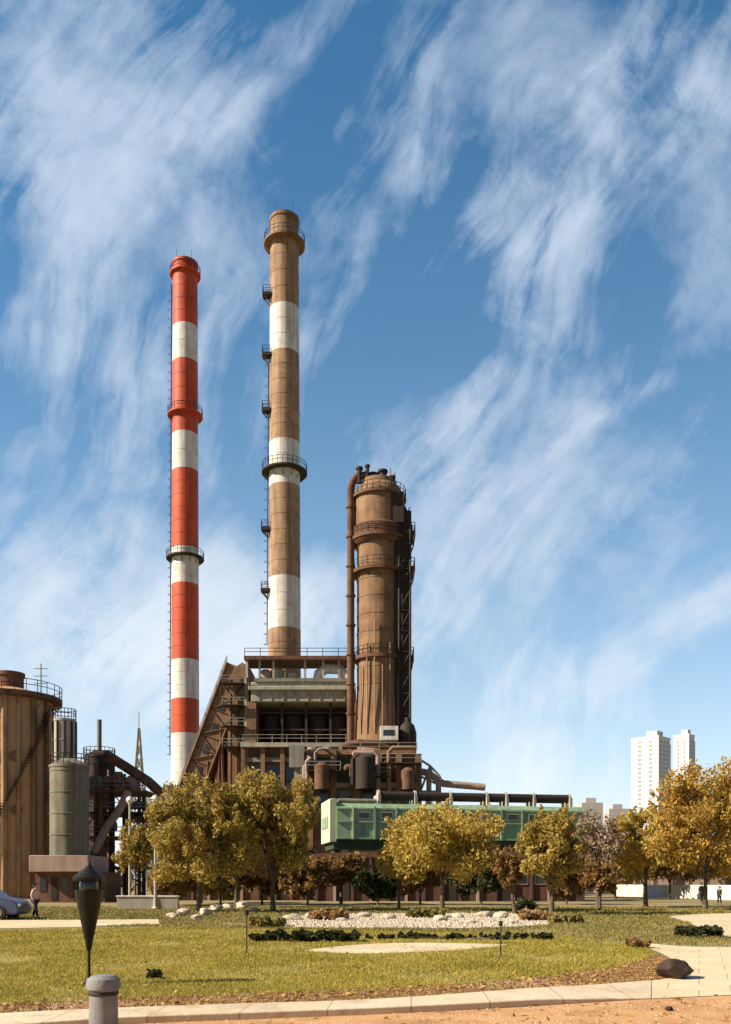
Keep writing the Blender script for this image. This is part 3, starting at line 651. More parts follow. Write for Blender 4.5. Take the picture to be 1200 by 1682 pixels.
def annex():
    Y = 112; X = lambda p: gx(p, Y); Z = lambda r: gz(r, Y)
    t = thing('annex_building', 'low concrete framed annex with dark green panels in front of the brown tower', 'industrial building', (X(585), Y, 0))
    b = MB(); b.box(X(494), X(682), Y, Y + 7, 0, Z(1238)); b.build('wall', m_brown, t)
    cols = [488, 510, 548, 586, 620, 654, 686]
    for p in cols: MB().box(X(p) - .32, X(p) + .32, Y - .7, Y - .05, 0, Z(1232 if p < 560 else 1240)).build('column', m_conc if p < 500 else m_brown, t)
    for r_, m in ((1236, m_brown), (1290, m_pink), (1330, m_rust)):
        MB().box(X(488) + .33, X(686) - .33, Y - .5, Y - .02, Z(r_) - .28, Z(r_) + .28).build('beam', m, t)
    for a, c in zip(cols[1:-1], cols[2:]):
        MB().box(X(a) + .5, X(c) - .5, Y - .12, Y - .03, Z(1284), Z(1244)).build('panel', m_dgreen if a < 600 else m_rust, t)
        MB().box(X(a) + .7, X(c) - .7, Y - .1, Y - .02, Z(1322), Z(1298)).build('window', m_glass, t)
    b = MB(); b.box(X(476), X(500), Y - 1.2, Y - .75, Z(1262), Z(1226)); b.build('hoarding', m_grey, t)
    b = MB(); b.path([(X(560), Y + 2, Z(1238)), (X(560), Y + 2, Z(1222)), (X(590), Y + 2, Z(1216)), (X(622), Y + 2, Z(1218)), (X(640), Y + 2.5, Z(1228))], .5, 12); b.build('roof_pipe', m_rust, t)
    for p in (515, 540): MB().lathe([(.7, Z(1238)), (.7, Z(1226)), (1.0, Z(1226)), (1.0, Z(1222)), (.01, Z(1218))], (X(p), Y + 3), 14).build('roof_vent', m_grey, t)
    railing(t, [(X(500), Y - .4, Z(1234)), (X(684), Y - .4, Z(1234))], 1.0, .045, m_grey)
    rnd = random.Random(11)
    for k in range(9):
        p = rnd.uniform(500, 670); y = Y - rnd.uniform(.9, 2.2); a, c = rnd.uniform(1236, 1275), rnd.uniform(1290, 1330); q = p + rnd.uniform(-45, 45)
        MB().path([(X(p), y, Z(c)), (X(p), y, Z(a) ), (X(p) + (1 if q > p else -1) * .5, y, Z(a - 6)), (X(q), y, Z(a - 6)), (X(q), y + .9, Z(a - 6))], rnd.uniform(.12, .36), 10).build('pipe', rnd.choice((m_grey, m_rust, m_dark, m_pink, m_brown)), t)
    for a, c, r_ in ((505, 560, 1268), (575, 640, 1278), (625, 690, 1256)):
        q = MB().box(X(a), X(c), Y - 2.4, Y - .72, Z(r_) - .14, Z(r_)).build('catwalk', m_dark, t); railing(q, [(X(a), Y - 2.35, Z(r_)), (X(c), Y - 2.35, Z(r_))], 1.0, .045, m_grey)
    for p, r_, w in ((530, 1262, .9), (600, 1250, 1.2), (668, 1270, .8)): MB().lathe([(w, Z(1300)), (w, Z(r_)), (w * .5, Z(r_ - 5)), (.01, Z(r_ - 6))], (X(p), Y - 1.6 - w), 16).build('vessel', m_rust if w < 1 else m_dark, t)
    # ragged pale frames stepping down to the right
    t2 = thing('pipe_trestle', 'pale steel pipe trestle stepping down right of the brown tower', 'trestle', (X(702), Y, 0))
    for p, r_ in ((690, 1248), (706, 1258), (722, 1275)):
        MB().box(X(p) - .18, X(p) + .18, Y, Y + .36, 0, Z(r_)).build('post', m_pink, t2)
        MB().box(X(p) - .18, X(p) + .18, Y + 4, Y + 4.36, 0, Z(r_)).build('post', m_pink, t2)
    b = MB()
    for (p, r_), (q, r2) in (((690, 1248), (706, 1258)), ((706, 1258), (722, 1275)), ((690, 1275), (722, 1290)), ((690, 1300), (722, 1300)), ((690, 1300), (706, 1258)), ((722, 1300), (706, 1262))): b.bar((X(p), Y - .1, Z(r_)), (X(q), Y - .1, Z(r2)), .2)
    b.build('brace', m_grey, t2)
    b = MB(); b.path([(X(680), Y + 2, Z(1262)), (X(704), Y + 2, Z(1266)), (X(730), Y + 2, Z(1284)), (X(800), Y + 2, Z(1290))], .45, 12); b.build('pipe', m_pink, t2)
annex()

# ------------------------------------------------------------------ green gallery
def green_gallery():
    P0 = Vector((gx(553, 90), 90, 0)); P1 = Vector((gx(960, 95), 95, 0)); d = (P1 - P0); L = d.length; rz = math.atan2(d.y, d.x)
    t = thing('conveyor_gallery', 'long green sheet metal gallery raised on posts behind the middle trees', 'gallery', P0)
    ROOT[t.name] = Vector((0, 0, 0))        # children are written in local coordinates, x along the gallery
    t.rotation_euler.z = rz
    z0, z1 = gz(1378, 90), gz(1318, 90); D = 6.0
    b = MB(); poly = [(0, z0), (0, z1 - .5), (.5, z1), (D - .5, z1), (D, z1 - .5), (D, z0)]
    vs = [(0, y, z) for y, z in poly] + [(L, y, z) for y, z in poly]; n = 6
    b.add(vs, [tuple(range(n)), tuple(range(n, 2 * n))] + [(i, i + n, (i + 1) % n + n, (i + 1) % n) for i in range(n)]); body = b.build('body', m_green, t)
    for q in range(9):
        f = MB().box(2.1 + q * 2.2 + (q % 3) * .1, 3.3 + q * 2.2 + (q % 3) * .1, -.09, -.004, z0 + 2.05, z0 + 2.75).build('window', m_gpale, t)
        MB().box(2.18 + q * 2.2 + (q % 3) * .1, 3.22 + q * 2.2 + (q % 3) * .1, -.11, -.092, z0 + 2.12, z0 + 2.68).build('pane', m_glass, f)
    k = 0; x = 1.6
    while x < L - 1: MB().box(x - .09, x + .09, -.14, 0, z0, z1 - .35).build('rib', m_gpale if k % 3 == 0 else m_green, t); x += 2.2; k += 1
    for zz in (z0 + .1, z0 + 1.75, z1 - .55): MB().box(0, L, -.10, -.003, zz - .08, zz + .08).build('rail', m_green, t)
    # pale end house
    b = MB(); b.box(-.7, -.004, .1, D - .1, z0 - .3, z1 + .4); e = b.build('end_frame', m_gpale, t, bevel=.05)
    MB().box(-.78, -.7, 1.0, D - 1.0, z0 + 1.2, z1 - 1.3).build('door', m_green, e)
    # dark solid box under the floor, standing in for the shadow band
    b = MB(); b.box(-.3, L, .2, D - .2, z0 - .95, z0 - .003); b.build('underfloor_shade', m_dgreen, t)
    for k in range(6):
        x = .9 + k * (L - 2) / 5
        for yy in (.5, D - .8): MB().box(x - .28, x + .28, yy, yy + .5, 0, z0 - .95).build('post', m_conc if k else m_gpale, t)
        b = MB(); b.bar((x, .7, z0 - 3), (x, D - .6, z0 - 1), .18); b.bar((x, .7, z0 - 1), (x, D - .6, z0 - 3), .18); b.build('brace', m_dark, t)
    # pipe run on saddles along the roof
    t2 = thing('pipeline', 'dark pipeline on pale saddles along the roof of the green gallery', 'pipeline', (P0.x, P0.y, z1)); ROOT[t2.name] = Vector((0, 0, z1)); t2.rotation_euler.z = rz
    seg = (4.5, 8.3, 12.0, 15.9, 18.0, 21.0, 25.0); zc = z1 + .95
    for a, c in zip(seg[:-1], seg[1:]):
        b = MB(); b.path([(a + .12, 1.6, zc), (c - .12, 1.6, zc)], .42, 14); b.path([(a + .12, 2.7, zc - .05), (c - .12, 2.7, zc - .05)], .36, 12); b.build('pipe', m_dark, t2)
    for a in seg:
        b = MB(); b.box(a - .14, a + .14, .9, 3.3, z1 + .002, zc + .05); b.path([(a - .1, 1.6, zc), (a + .1, 1.6, zc)], .56, 14); b.build('saddle', m_pale, t2)
    # pale pipes along top edge left part
    b = MB(); b.path([(.3, 1.0, z1 + .3), (4.2, 1.0, z1 + .3)], .22, 10); b.path([(.3, 1.7, z1 + .3), (4.2, 1.7, z1 + .3)], .22, 10); b.build('feed_pipe', m_sage, t2)
green_gallery()

# dark shed under the gallery / behind the trees
def shed(name, label, px0, px1, Y, row_top, m, bays, depth=10, opening=True, roofm=None):
    X = lambda p: gx(p, Y); zt = gz(row_top, Y); t = thing(name, label, 'shed', (X((px0 + px1) / 2), Y, 0))
    b = MB(); b.box(X(px0), X(px1), Y, Y + depth, 0, zt); b.build('wall', m, t)
    b = MB(); b.prism([(X(px0) - .4, zt + .004), (X(px1) + .4, zt + .004), (X(px1) + .4, zt + .3), ((X(px0) + X(px1)) / 2, zt + .8), (X(px0) - .4, zt + .3)], Y - .5, Y + depth + .3); b.build('roof', roofm or m_rust, t)
    w = (px1 - px0) / bays
    for k in range(bays):
        a, c = px0 + w * (k + .18), px0 + w * (k + .82)
        if k % 3 == 1 and opening:
            f = MB().box(X(a), X(c), Y - .06, Y + .02, 0, zt * .62).build('door', m_soot, t)
        else:
            f = MB().box(X(a), X(c), Y - .08, Y + .02, zt * .38, zt * .72).build('window', m_pink, t)
            MB().box(X(a) + .1, X(c) - .1, Y - .10, Y - .078, zt * .38 + .1, zt * .72 - .1).build('pane', m_glass, f)
        MB().box(X(px0 + w * k) - .12, X(px0 + w * k) + .12, Y - .2, Y - .002, 0, zt - .02).build('pilaster', m_pink if k % 2 else m, t)
    return t
shed('workshop', 'long low maroon workshop behind the trees under the green gallery', 520, 960, 80, 1408, m_maroon, 15, 6)
shed('workshop', 'low rusty brown workshop behind the left pair of trees', 262, 505, 84, 1396, m_rust, 9)
shed('workshop', 'low pinkish building with pale windows behind the orange trees at right', 985, 1330, 150, 1398, m_pink, 12, 12)

# ------------------------------------------------------------------ left works
def tank():
    Y = 96; s = Y / 1500; x = gx(16, Y); Z = lambda r: gz(r, Y)
    t = thing('storage_tank', 'huge ochre steel tank cut off by the left edge of the view', 'tank', (x, Y, 0)); r = 67 * s
    prof = [(r, 0)]; z = 0
    while z < Z(1150) - 2.4: z += 2.3; prof += [(r, z), (r + .05, z + .02), (r + .05, z + .14), (r, z + .16)]
    prof += [(r, Z(1146)), (r * .98, Z(1144)), (24 * s, Z(1132)), (.01, Z(1126))]
    MB().lathe(prof, (x, Y), 56).build('shell', m_tank, t, 30)
    MB().lathe([(22 * s, Z(1134)), (22 * s, Z(1112)), (24 * s, Z(1112)), (24 * s, Z(1106)), (.01, Z(1101))], (x, Y), 40).build('roof_turret', m_rust, t, 30)
    ring_platform(t, x, Y, r, r + 1.0, Z(1147), m_rust, m_dark, th=.5)
    for k, a in enumerate((-75, -58, -38, -16)):
        ca, sa = math.cos(R(a)), math.sin(R(a)); b = MB(); b.path([(x + (r + .25) * ca, Y + (r + .25) * sa, 0), (x + (r + .25) * ca, Y + (r + .25) * sa, Z(1150))], .22 if k % 2 else .3, 10); b.build('downpipe', m_tan if k < 2 else m_brown, t)
    b = MB()        # spiral stair
    for k in range(70):
        a = R(-120 + k * 1.55); z = 2 + k * .26; b.rbox((x + (r + .5) * math.cos(a), Y + (r + .5) * math.sin(a), z), (.9, .32, .06), a)
    b.build('spiral_stair', m_dark, t)
    for zr, a in ((1250, -84), (1330, -86), (1250, -62), (1335, -60)):
        b = MB(); ca, sa = math.cos(R(a)), math.sin(R(a)); c = Vector((x + r * ca, Y + r * sa, Z(zr))); b.path([c, c + Vector((ca, sa, 0)) * .25], .55, 16); b.build('manhole', m_brown, t)
    b = MB(); xp = gx(70, Y); b.bar((xp, Y - .5, Z(1146)), (xp, Y - .5, Z(1092)), .1)
    for q in (1100, 1112, 1124): b.bar((xp - .7, Y - .5, Z(q)), (xp + .7, Y - .5, Z(q)), .06)
    b.build('mast', m_grey, t)
tank()
def silo(label, px, Y, wpx, top, m, cone=True, ribs=0, base=0, hopper=False, name='silo', spire=None):
    s = Y / 1500; x = gx(px, Y); Z = lambda r: gz(r, Y); t = thing(name, label, 'silo', (x, Y, 0)); r = wpx / 2 * s; zt = Z(top)
    prof = [(r, base)]; z = base
    while z < zt - 2.2: z += 2; prof += [(r, z), (r + .05, z + .02), (r + .05, z + .12), (r, z + .14)]
    prof += [(r, zt), (r * 1.04, zt), (r * 1.04, zt + .25)] + ([(r * .3, zt + r * .55), (.01, zt + r * .6)] if cone else [(.01, zt + .3)])
    MB().lathe(prof, (x, Y), 32).build('shell', m, t, 30)
    for k in range(ribs):
        a = 2 * math.pi * k / ribs; MB().bar((x + (r + .06) * math.cos(a), Y + (r + .06) * math.sin(a), base), (x + (r + .06) * math.cos(a), Y + (r + .06) * math.sin(a), zt), .16).build('rib', m_dark, t)
    n = 20; railing(t, [(x + r * math.cos(2 * math.pi * k / n), Y + r * math.sin(2 * math.pi * k / n), zt + .25) for k in range(n)], 1.0, .04, m_dark, True, step=1.2)
    if spire: MB().path([(x, Y, zt + r * .5), (x, Y, Z(spire))], .3, 8).build('vent_pipe', m_grey, t)
    return t
silo('tall pale grey ribbed silo just right of the ochre tank', 106, 93, 36, 1186, m_pale, ribs=10, cone=False)
silo('wide grey green silo standing before the pale ribbed one', 114, 86, 62, 1262, m_silo, cone=True)
silo('dark domed furnace vessel with a thin vent on its top', 163, 112, 50, 1246, m_dark, cone=True, spire=1182)
def works():
    Y = 100; X = lambda p: gx(p, Y); Z = lambda r: gz(r, Y)
    t = thing('pipe_gantry', 'dense rusty steel gantry of decks and pipes between the silos and the globe lamps', 'gantry', (X(200), Y, 0))
    xs = [X(p) for p in (132, 158, 184, 210, 236)]; ys = [Y, Y + 5]; zs = [0] + [Z(r) for r in (1425, 1375, 1335, 1300)]
    for i, x in enumerate(xs):
        for y in ys:
            top = Z((1270, 1255, 1262, 1285, 1305)[i]); MB().bar((x, y, 0), (x, y, top), .32).build('column', m_rust if i % 2 else m_dark, t)
    b = MB(); frame_grid(b, xs, ys, zs, .2, True, 3); b.build('bracing', m_rust, t)
    for r_, m in ((1425, m_dark), (1375, m_rust), (1335, m_dark), (1300, m_rust)):
        q = MB().box(xs[0] - .4, xs[-1] + .4, Y - .5, Y + 5.4, Z(r_) - .12, Z(r_) + .1).build('deck', m, t)
        railing(q, [(xs[0], Y - .45, Z(r_) + .1), (xs[-1] + .3, Y - .45, Z(r_) + .1)], 1.0, .045, m_grey)
    rnd = random.Random(4)
    for k in range(9):
        r_ = rnd.choice((1415, 1365, 1325, 1290, 1400, 1350)); p = rnd.uniform(135, 215); w = rnd.uniform(12, 35); rad = rnd.uniform(.35, .8); y = Y + rnd.uniform(.4, 3.5)
        MB().path([(X(p), y, Z(r_) + rad), (X(p + w), y, Z(r_) + rad)], rad, 16).build('vessel', rnd.choice((m_grey, m_sage, m_brown, m_pink)), t)
    for k in range(10):
        p = rnd.uniform(133, 236); y = Y + rnd.uniform(-.5, 3); a, c = rnd.uniform(1300, 1360), rnd.uniform(1400, 1470)
        MB().path([(X(p), y, Z(c)), (X(p), y, Z(a)), (X(p + 3), y, Z(a - 3)), (X(p + 14), y, Z(a - 3))], rnd.uniform(.1, .28), 8).build('pipe', rnd.choice((m_grey, m_pink, m_rust, m_dark)), t)
    for p, r0, r1 in ((186, 1300, 1268), (212, 1300, 1272), (150, 1300, 1272)):
        MB().lathe([(.8, Z(r0)), (.9, Z(r1 + 6)), (.5, Z(r1)), (.01, Z(r1) + .1)], (X(p), Y + 1.5), 16).build('drum', m_pink if p > 180 else m_grey, t)
    b = MB(); b.path([(X(168), Y + 1, Z(1236)), (X(200), Y + 1, Z(1256)), (X(240), Y + 1, Z(1282)), (X(262), Y + 1, Z(1302))], .55, 12); b.build('downcomer', m_rust, t)
    b = MB(); b.path([(X(158), Y - .8, Z(1400)), (X(178), Y - .8, Z(1360)), (X(200), Y - .8, Z(1330)), (X(214), Y - .8, Z(1300))], .45, 12); b.build('chute', m_pink, t)
    # low pump house
    t2 = thing('pump_house', 'low dark pump house with a pale concrete fascia at the foot of the silos', 'building', (gx(113, 76), 78, 0)); Yp = 75
    Xp = lambda p: gx(p, Yp); Zp = lambda r: gz(r, Yp)
    MB().box(Xp(58), Xp(172), Yp, Yp + 5, 0, Zp(1432)).build('wall', m_rust, t2)
    MB().box(Xp(54), Xp(150), Yp - .9, Yp + 5, Zp(1432) + .003, Zp(1405)).build('fascia', m_pink, t2, bevel=.05)
    for k, p in enumerate((66, 84, 102, 120, 138, 156)): MB().box(Xp(p), Xp(p + 10), Yp - .05, Yp + .02, .2 if k % 2 else .9, 2.1).build('door' if k % 2 else 'window', m_soot if k % 2 else m_glass, t2)
    # pale lattice mast
    Ym = 170; t3 = thing('lattice_mast', 'thin pointed lattice mast far behind the gantry', 'mast', (gx(228, Ym), Ym, 0)); x = gx(228, Ym); zt = gz(1196, Ym); b = MB(); w0 = 2.0
    f = lambda z: w0 * (1 - z / zt) + .1
    for sx, sy in ((-1, -1), (1, -1), (1, 1), (-1, 1)): b.bar((x + sx * w0, Ym + sy * w0, 0), (x + sx * .1, Ym + sy * .1, zt), .22)
    z = 0
    while z < zt - 1:
        a, c = f(z), f(z + 2.5)
        for (p, q) in (((-1, -1), (1, -1)), ((1, -1), (1, 1)), ((1, 1), (-1, 1)), ((-1, 1), (-1, -1))):
            b.bar((x + p[0] * a, Ym + p[1] * a, z), (x + q[0] * c, Ym + q[1] * c, z + 2.5), .14); b.bar((x + q[0] * a, Ym + q[1] * a, z), (x + p[0] * c, Ym + p[1] * c, z + 2.5), .14)
        z += 2.5
    b.build('lattice', m_grey, t3); MB().path([(x, Ym, zt - .2), (x, Ym, zt + 3)], .08, 6).build('antenna', m_grey, t3)
works()

# ------------------------------------------------------------------ far high-rises and skyline
def strip_mat():
    m = bpy.data.materials.new('window_strip'); m.use_nodes = True; t = m.node_tree; n = t.nodes; b = n['Principled BSDF']; b.inputs['Roughness'].default_value = .4
    tc = n.new('ShaderNodeTexCoord'); sp = n.new('ShaderNodeSeparateXYZ'); t.links.new(tc.outputs['Object'], sp.inputs[0])
    f = n.new('ShaderNodeMath'); f.operation = 'MODULO'; f.inputs[1].default_value = 3; t.links.new(sp.outputs[2], f.inputs[0])
    g2 = n.new('ShaderNodeMath'); g2.operation = 'GREATER_THAN'; g2.inputs[1].default_value = 1.55; t.links.new(f.outputs[0], g2.inputs[0])
    q = n.new('ShaderNodeMix'); q.data_type = 'RGBA'; q.inputs[6].default_value = (.55, .54, .52, 1); q.inputs[7].default_value = (.28, .29, .30, 1)
    t.links.new(g2.outputs[0], q.inputs[0]); t.links.new(q.outputs[2], b.inputs['Base Color']); return m
m_strip = strip_mat()
def highrise(label, px0, px1, pm, Y, top, crown):
    X = lambda p: gx(p, Y); zt = gz(top, Y); F = Vector((X(pm), Y, 0)); t = thing('apartment_tower', label, 'high-rise', F, 'distant high-rise towers')
    a, c = X(pm) - X(px0), X(px1) - X(pm); d1 = math.sqrt(a * c) * 1.05; d2 = a * c / d1
    Lv, Rv = Vector((-a, d1, 0)), Vector((c, d2, 0)); e1, e2 = Lv.normalized(), Rv.normalized()
    def blk(o, u, v, z0, z1):
        b = MB(); P = [o, o + u, o + u + v, o + v]; return b.add([(p.x, p.y, z0) for p in P] + [(p.x, p.y, z1) for p in P], [(0, 1, 2, 3), (4, 5, 6, 7), (0, 1, 5, 4), (1, 2, 6, 5), (2, 3, 7, 6), (3, 0, 4, 7)])
    blk(F, Lv, Rv, 0, zt).build('wall', m_tower, t)
    blk(F + Rv * .35 + Lv * .2, Lv * .4, Rv * .5, zt + .003, zt + crown + 2).build('lift_house', m_towg, t)
    blk(F - (e1 + e2) * .25, Lv + e1 * .5, Rv + e2 * .5, zt + .004, zt + 1).build('parapet', m_tower, t)
    for k in range(2): blk(F + Lv * (.22 + .4 * k) - e2 * .12, Lv * .13, e2 * .117, 1, zt - 2).build('window_column', m_strip, t)
    for k in range(3): blk(F + Rv * (.12 + .3 * k) - e1 * .12, Rv * .17, e1 * .117, 1, zt - 2).build('window_column', m_strip, t)
    blk(F + Rv * .98, Lv * .25 + e2 * 0, e2 * 1.5, 0, zt * .97).build('stair_wing', m_towg, t)
highrise('white high-rise with a grey core, left one of the distant pair', 1046, 1110, 1081, 620, 1210, 3.5)
highrise('narrower white and grey high-rise, right one of the distant pair', 1111, 1146, 1131, 700, 1207, 3)
def block(label, px0, px1, Y, top, m):
    X = lambda p: gx(p, Y); zt = gz(top, Y); t = thing('distant_block', label, 'building', (X((px0 + px1) / 2), Y, 0))
    MB().box(X(px0), X(px1), Y, Y + 15, 0, zt).build('wall', m, t)
    MB().box(X(px0) + 3, X(px0) + 9, Y + 3, Y + 9, zt + .01, zt + 3).build('stair_head', m, t)
    n = max(1, int(zt / 3.2))
    for k in range(int((X(px1) - X(px0)) / 6)):
        xa = X(px0) + 1.5 + k * 6
        MB().box(xa, xa + 3, Y - .1, Y - .003, 1, n * 3 - .5).build('window_column', m_strip, t)
m_haze1 = mat('hazed_plaster', [(.40, .39, .38), (.47, .455, .44)], .03, .9)  # distance haze is mixed into this grey wall colour
block('pale low block on the skyline just right of the green gallery', 955, 990, 520, 1318, m_haze1)
block('pale block on the skyline left of the white high-rise', 1000, 1040, 560, 1328, m_haze1)
block('pale long block on the skyline behind the green gallery', 690, 820, 600, 1322, m_haze1)
block('pale block on the skyline behind the red and white chimney', 235, 300, 500, 1300, m_haze1)

# ------------------------------------------------------------------ trees
def leaves(name, cent, rad, n, size, m, parent, seed, elong=2.2, droop=.4, flat=1.0):
    """cent: (k,3) clump centres local to parent, rad: (k,) radii"""
    g_ = np.random.default_rng(seed); k = len(cent); idx = g_.choice(k, n, p=(rad ** 2) / (rad ** 2).sum())
    d = g_.normal(0, 1, (n, 3)); d /= np.linalg.norm(d, axis=1)[:, None]; r = rad[idx] * g_.random(n) ** .45
    c = cent[idx] + d * r[:, None] * np.array([1, 1, .75 * flat + .25]); c[:, 2] -= droop * g_.random(n) * rad[idx]
    a = g_.normal(0, 1, (n, 3)) * [1, 1, .8] + np.array([0, 0, -droop * 1.6]); a /= np.linalg.norm(a, axis=1)[:, None]
    b = np.cross(a, g_.normal(0, 1, (n, 3))); b /= np.linalg.norm(b, axis=1)[:, None] + 1e-9
    s = size * g_.uniform(.45, 1.7, (n, 1)) ** 1.15
    V = np.stack([c - a * s, c + b * s / elong, c + a * s, c - b * s / elong], 1)
    return np_mesh(name, V.reshape(-1, 3), 4, m, parent)
def tree(label, px, Y, top, hw, m, seed, row_base=None, n=9000, size=.092, trunk_r=.14, crown_bot=1425, lean=0, bare=False, droop=.5, group='autumn trees around the lawn', name='autumn_tree', dens=1.0):
    x = gx(px, Y); H = gz(top, Y); rw = hw * Y / 1500; zb = gz(crown_bot, Y); g_ = np.random.default_rng(seed); rnd = random.Random(seed)
    t = thing(name, label, 'tree', (x, Y, 0), group); ROOT[t.name] = Vector((0, 0, 0))
    fork = max(.6, zb * .6); top_c = Vector((lean, 0, H))
    b = MB(); b.path([(0, 0, -.1), (lean * .08, .05, fork * .5), (lean * .18, 0, fork)], [trunk_r * 1.35, trunk_r, trunk_r * .9], 10)
    b.path([(lean * .18, 0, fork), (lean * .4 + .1, .1, (fork + H) * .5), (lean * .7, 0, H * .88)], [trunk_r * .8, trunk_r * .5, trunk_r * .12], 8)
    b.build('trunk', m_bark, t)
    cs = []; rs = []; b = MB(); nl = 11
    mid = (zb + H) / 2; hh = (H - zb) / 2
    for k in range(nl):
        a = 2 * math.pi * k / nl + rnd.uniform(-.3, .3); zf = rnd.uniform(-.7, .85); w = math.sqrt(max(.05, 1 - zf * zf)) * rnd.uniform(.62, .95)
        z0 = fork + (H * .72 - fork) * rnd.uniform(0, .75) * (.4 + .6 * (zf + 1) / 2)
        p0 = Vector((lean * .3 * z0 / H, 0, z0)); p3 = Vector((lean * (zf + 1) / 2 + rw * w * math.cos(a), rw * w * math.sin(a), mid + hh * zf))
        p1 = p0.lerp(p3, .35) + Vector((0, 0, .35 * rw * .5)); p2 = p0.lerp(p3, .7) + Vector((rnd.uniform(-.2, .2), rnd.uniform(-.2, .2), .25))
        r0 = trunk_r * .45; b.path([p0, p1, p2, p3], [r0, r0 * .7, r0 * .4, r0 * .15], 6)
        for j in range(5 if bare else 4):
            q0 = p1.lerp(p3, rnd.random()); q1 = q0 + Vector((rnd.uniform(-1, 1), rnd.uniform(-1, 1), rnd.uniform(-.3, .9))) * rw * .42
            b.path([q0, q0.lerp(q1, .5) + Vector((0, 0, .1)), q1], [r0 * .3, r0 * .2, r0 * .08], 5)
            if bare:
                for _ in range(5):
                    q2 = q0.lerp(q1, rnd.random()); b.path([q2, q2 + Vector((rnd.uniform(-1, 1), rnd.uniform(-1, 1), rnd.uniform(0, 1.2))) * rw * .25], [r0 * .14, r0 * .04], 4)
            cs.append(tuple(q1)); rs.append(rw * rnd.uniform(.13, .26))
        for q in (p2, p3): cs.append(tuple(q)); rs.append(rw * rnd.uniform(.18, .3))
    b.build('limbs', m_bark, t)
    # unequal lobes make each crown its own lopsided shape
    lobes = []; b_tw = []
    for k in range(7):
        a = 2 * math.pi * (k + g_.uniform(-.4, .4)) / 7; e = g_.uniform(-.75, .8); w = math.sqrt(max(.05, 1 - e * e)) * .62
        q = g_.uniform(.28, .52); lobes.append((rw * w * math.cos(a), rw * w * math.sin(a), hh * e * .7, q * rw, q * hh * g_.uniform(.8, 1.25)))
    lobes.append((g_.uniform(-.2, .2) * rw, 0, hh * .52, .42 * rw, .48 * hh))
    for k in range(int(64 * dens)):
        l = lobes[g_.integers(len(lobes))]; d = g_.normal(0, 1, 3); d /= np.linalg.norm(d); d *= g_.uniform(.2, 1.0) ** .5
        cs.append((lean * .5 + l[0] + d[0] * l[3], l[1] + d[1] * l[3], mid + l[2] + d[2] * l[4])); rs.append(rw * g_.uniform(.06, .2))
    for k in range(36):         # sprays and twigs poke out of the outline
        l = lobes[g_.integers(len(lobes))]; d = g_.normal(0, 1, 3); d[2] = abs(d[2]) * .7 + d[2] * .3; d /= np.linalg.norm(d)
        p = np.array([lean * .5 + l[0] + d[0] * l[3], l[1] + d[1] * l[3], mid + l[2] + d[2] * l[4]]); out = d * rw * .10 + np.array([0, 0, rw * (.05 if d[2] > 0 else -.08)])
        b_tw.append((p - out * 2.5, p, p + out * 1.5))
        for j in range(3): cs.append(tuple(p + out * j * .6)); rs.append(rw * .05)
    tw = MB(); hub = np.array([lean * .4, 0, mid * .8])      # twigs grow from the core so they hang together
    for a_, p_, c_ in b_tw: tw.path([hub, hub * .4 + a_ * .6, p_, c_], [.035, .025, .012, .004], 4)
    tw.build('twigs', m_bark, t)
    leaves('crown', np.array(cs), np.array(rs), int(n * 1.55), size, m, t, seed + 1, droop=droop)
    return t
m_f1 = mat('olive_yellow_leaves', [(.14, .105, .022), (.34, .255, .055), (.49, .37, .09), (.42, .24, .08)], .35, .7, island=True, trans=.35)
m_f2 = mat('golden_leaves', [(.20, .14, .028), (.44, .32, .06), (.60, .45, .11), (.48, .29, .08)], .35, .7, island=True, trans=.35)
m_f3 = mat('amber_leaves', [(.20, .12, .025), (.43, .28, .055), (.57, .38, .085), (.47, .25, .06)], .3, .7, island=True, trans=.35)
m_f4 = mat('brown_leaves', [(.08, .045, .018), (.20, .11, .035), (.32, .19, .06), (.24, .11, .04)], .4, .7, island=True, trans=.3)
m_f5 = mat('dark_evergreen_leaves', [(.018, .022, .006), (.04, .048, .012), (.07, .075, .02)], .8, .7, island=True, trans=.2)
m_f6 = mat('pinkish_twigs', [(.24, .165, .10), (.36, .26, .17), (.30, .19, .10)], .5, .8, island=True, trans=.2)
tree('broad olive and copper tree beside the globe lamps, left of the middle group', 326, 50, 1278, 80, m_f1, 11, n=20000, crown_bot=1450)
tree('tallest yellow olive tree, right in front of the furnace building', 448, 52, 1264, 84, m_f1, 23, n=21000, crown_bot=1440)
tree('brown leaved tree squeezed behind the two big trees at left', 388, 60, 1315, 70, m_f4, 31, n=9000, crown_bot=1450)
tree('spreading golden tree in front of the middle of the green gallery', 726, 51, 1332, 98, m_f2, 47, n=20000, crown_bot=1442)
tree('small golden tree at the left skirt of the spreading golden tree', 655, 54, 1385, 42, m_f2, 53, n=6000, crown_bot=1452, trunk_r=.08)
tree('tall narrow olive brown tree before the right end of the green gallery', 906, 46, 1330, 54, m_f1, 61, n=14000, crown_bot=1470)
tree('nearly bare pinkish tree between the gallery end and the orange trees', 982, 58, 1322, 46, m_f6, 71, n=2600, crown_bot=1440, bare=True, size=.09)
tree('small yellowing tree just left of the big orange tree', 1060, 60, 1318, 60, m_f2, 83, n=13000, crown_bot=1440)
tree('big orange tree at the right edge of the park', 1158, 54, 1270, 96, m_f3, 97, n=24000, crown_bot=1432)
tree('orange tree partly cut off by the right edge of the view', 1256, 58, 1275, 86, m_f3, 101, n=11000, crown_bot=1432)
tree('small thin olive tree in front of the rusty gantry', 222, 62, 1352, 34, m_f1, 113, n=3800, crown_bot=1430, trunk_r=.08)
tree('leaning thin dark tree between the golden and the narrow olive tree', 846, 48, 1390, 26, m_f4, 127, n=1500, crown_bot=1460, lean=-.8, trunk_r=.10)
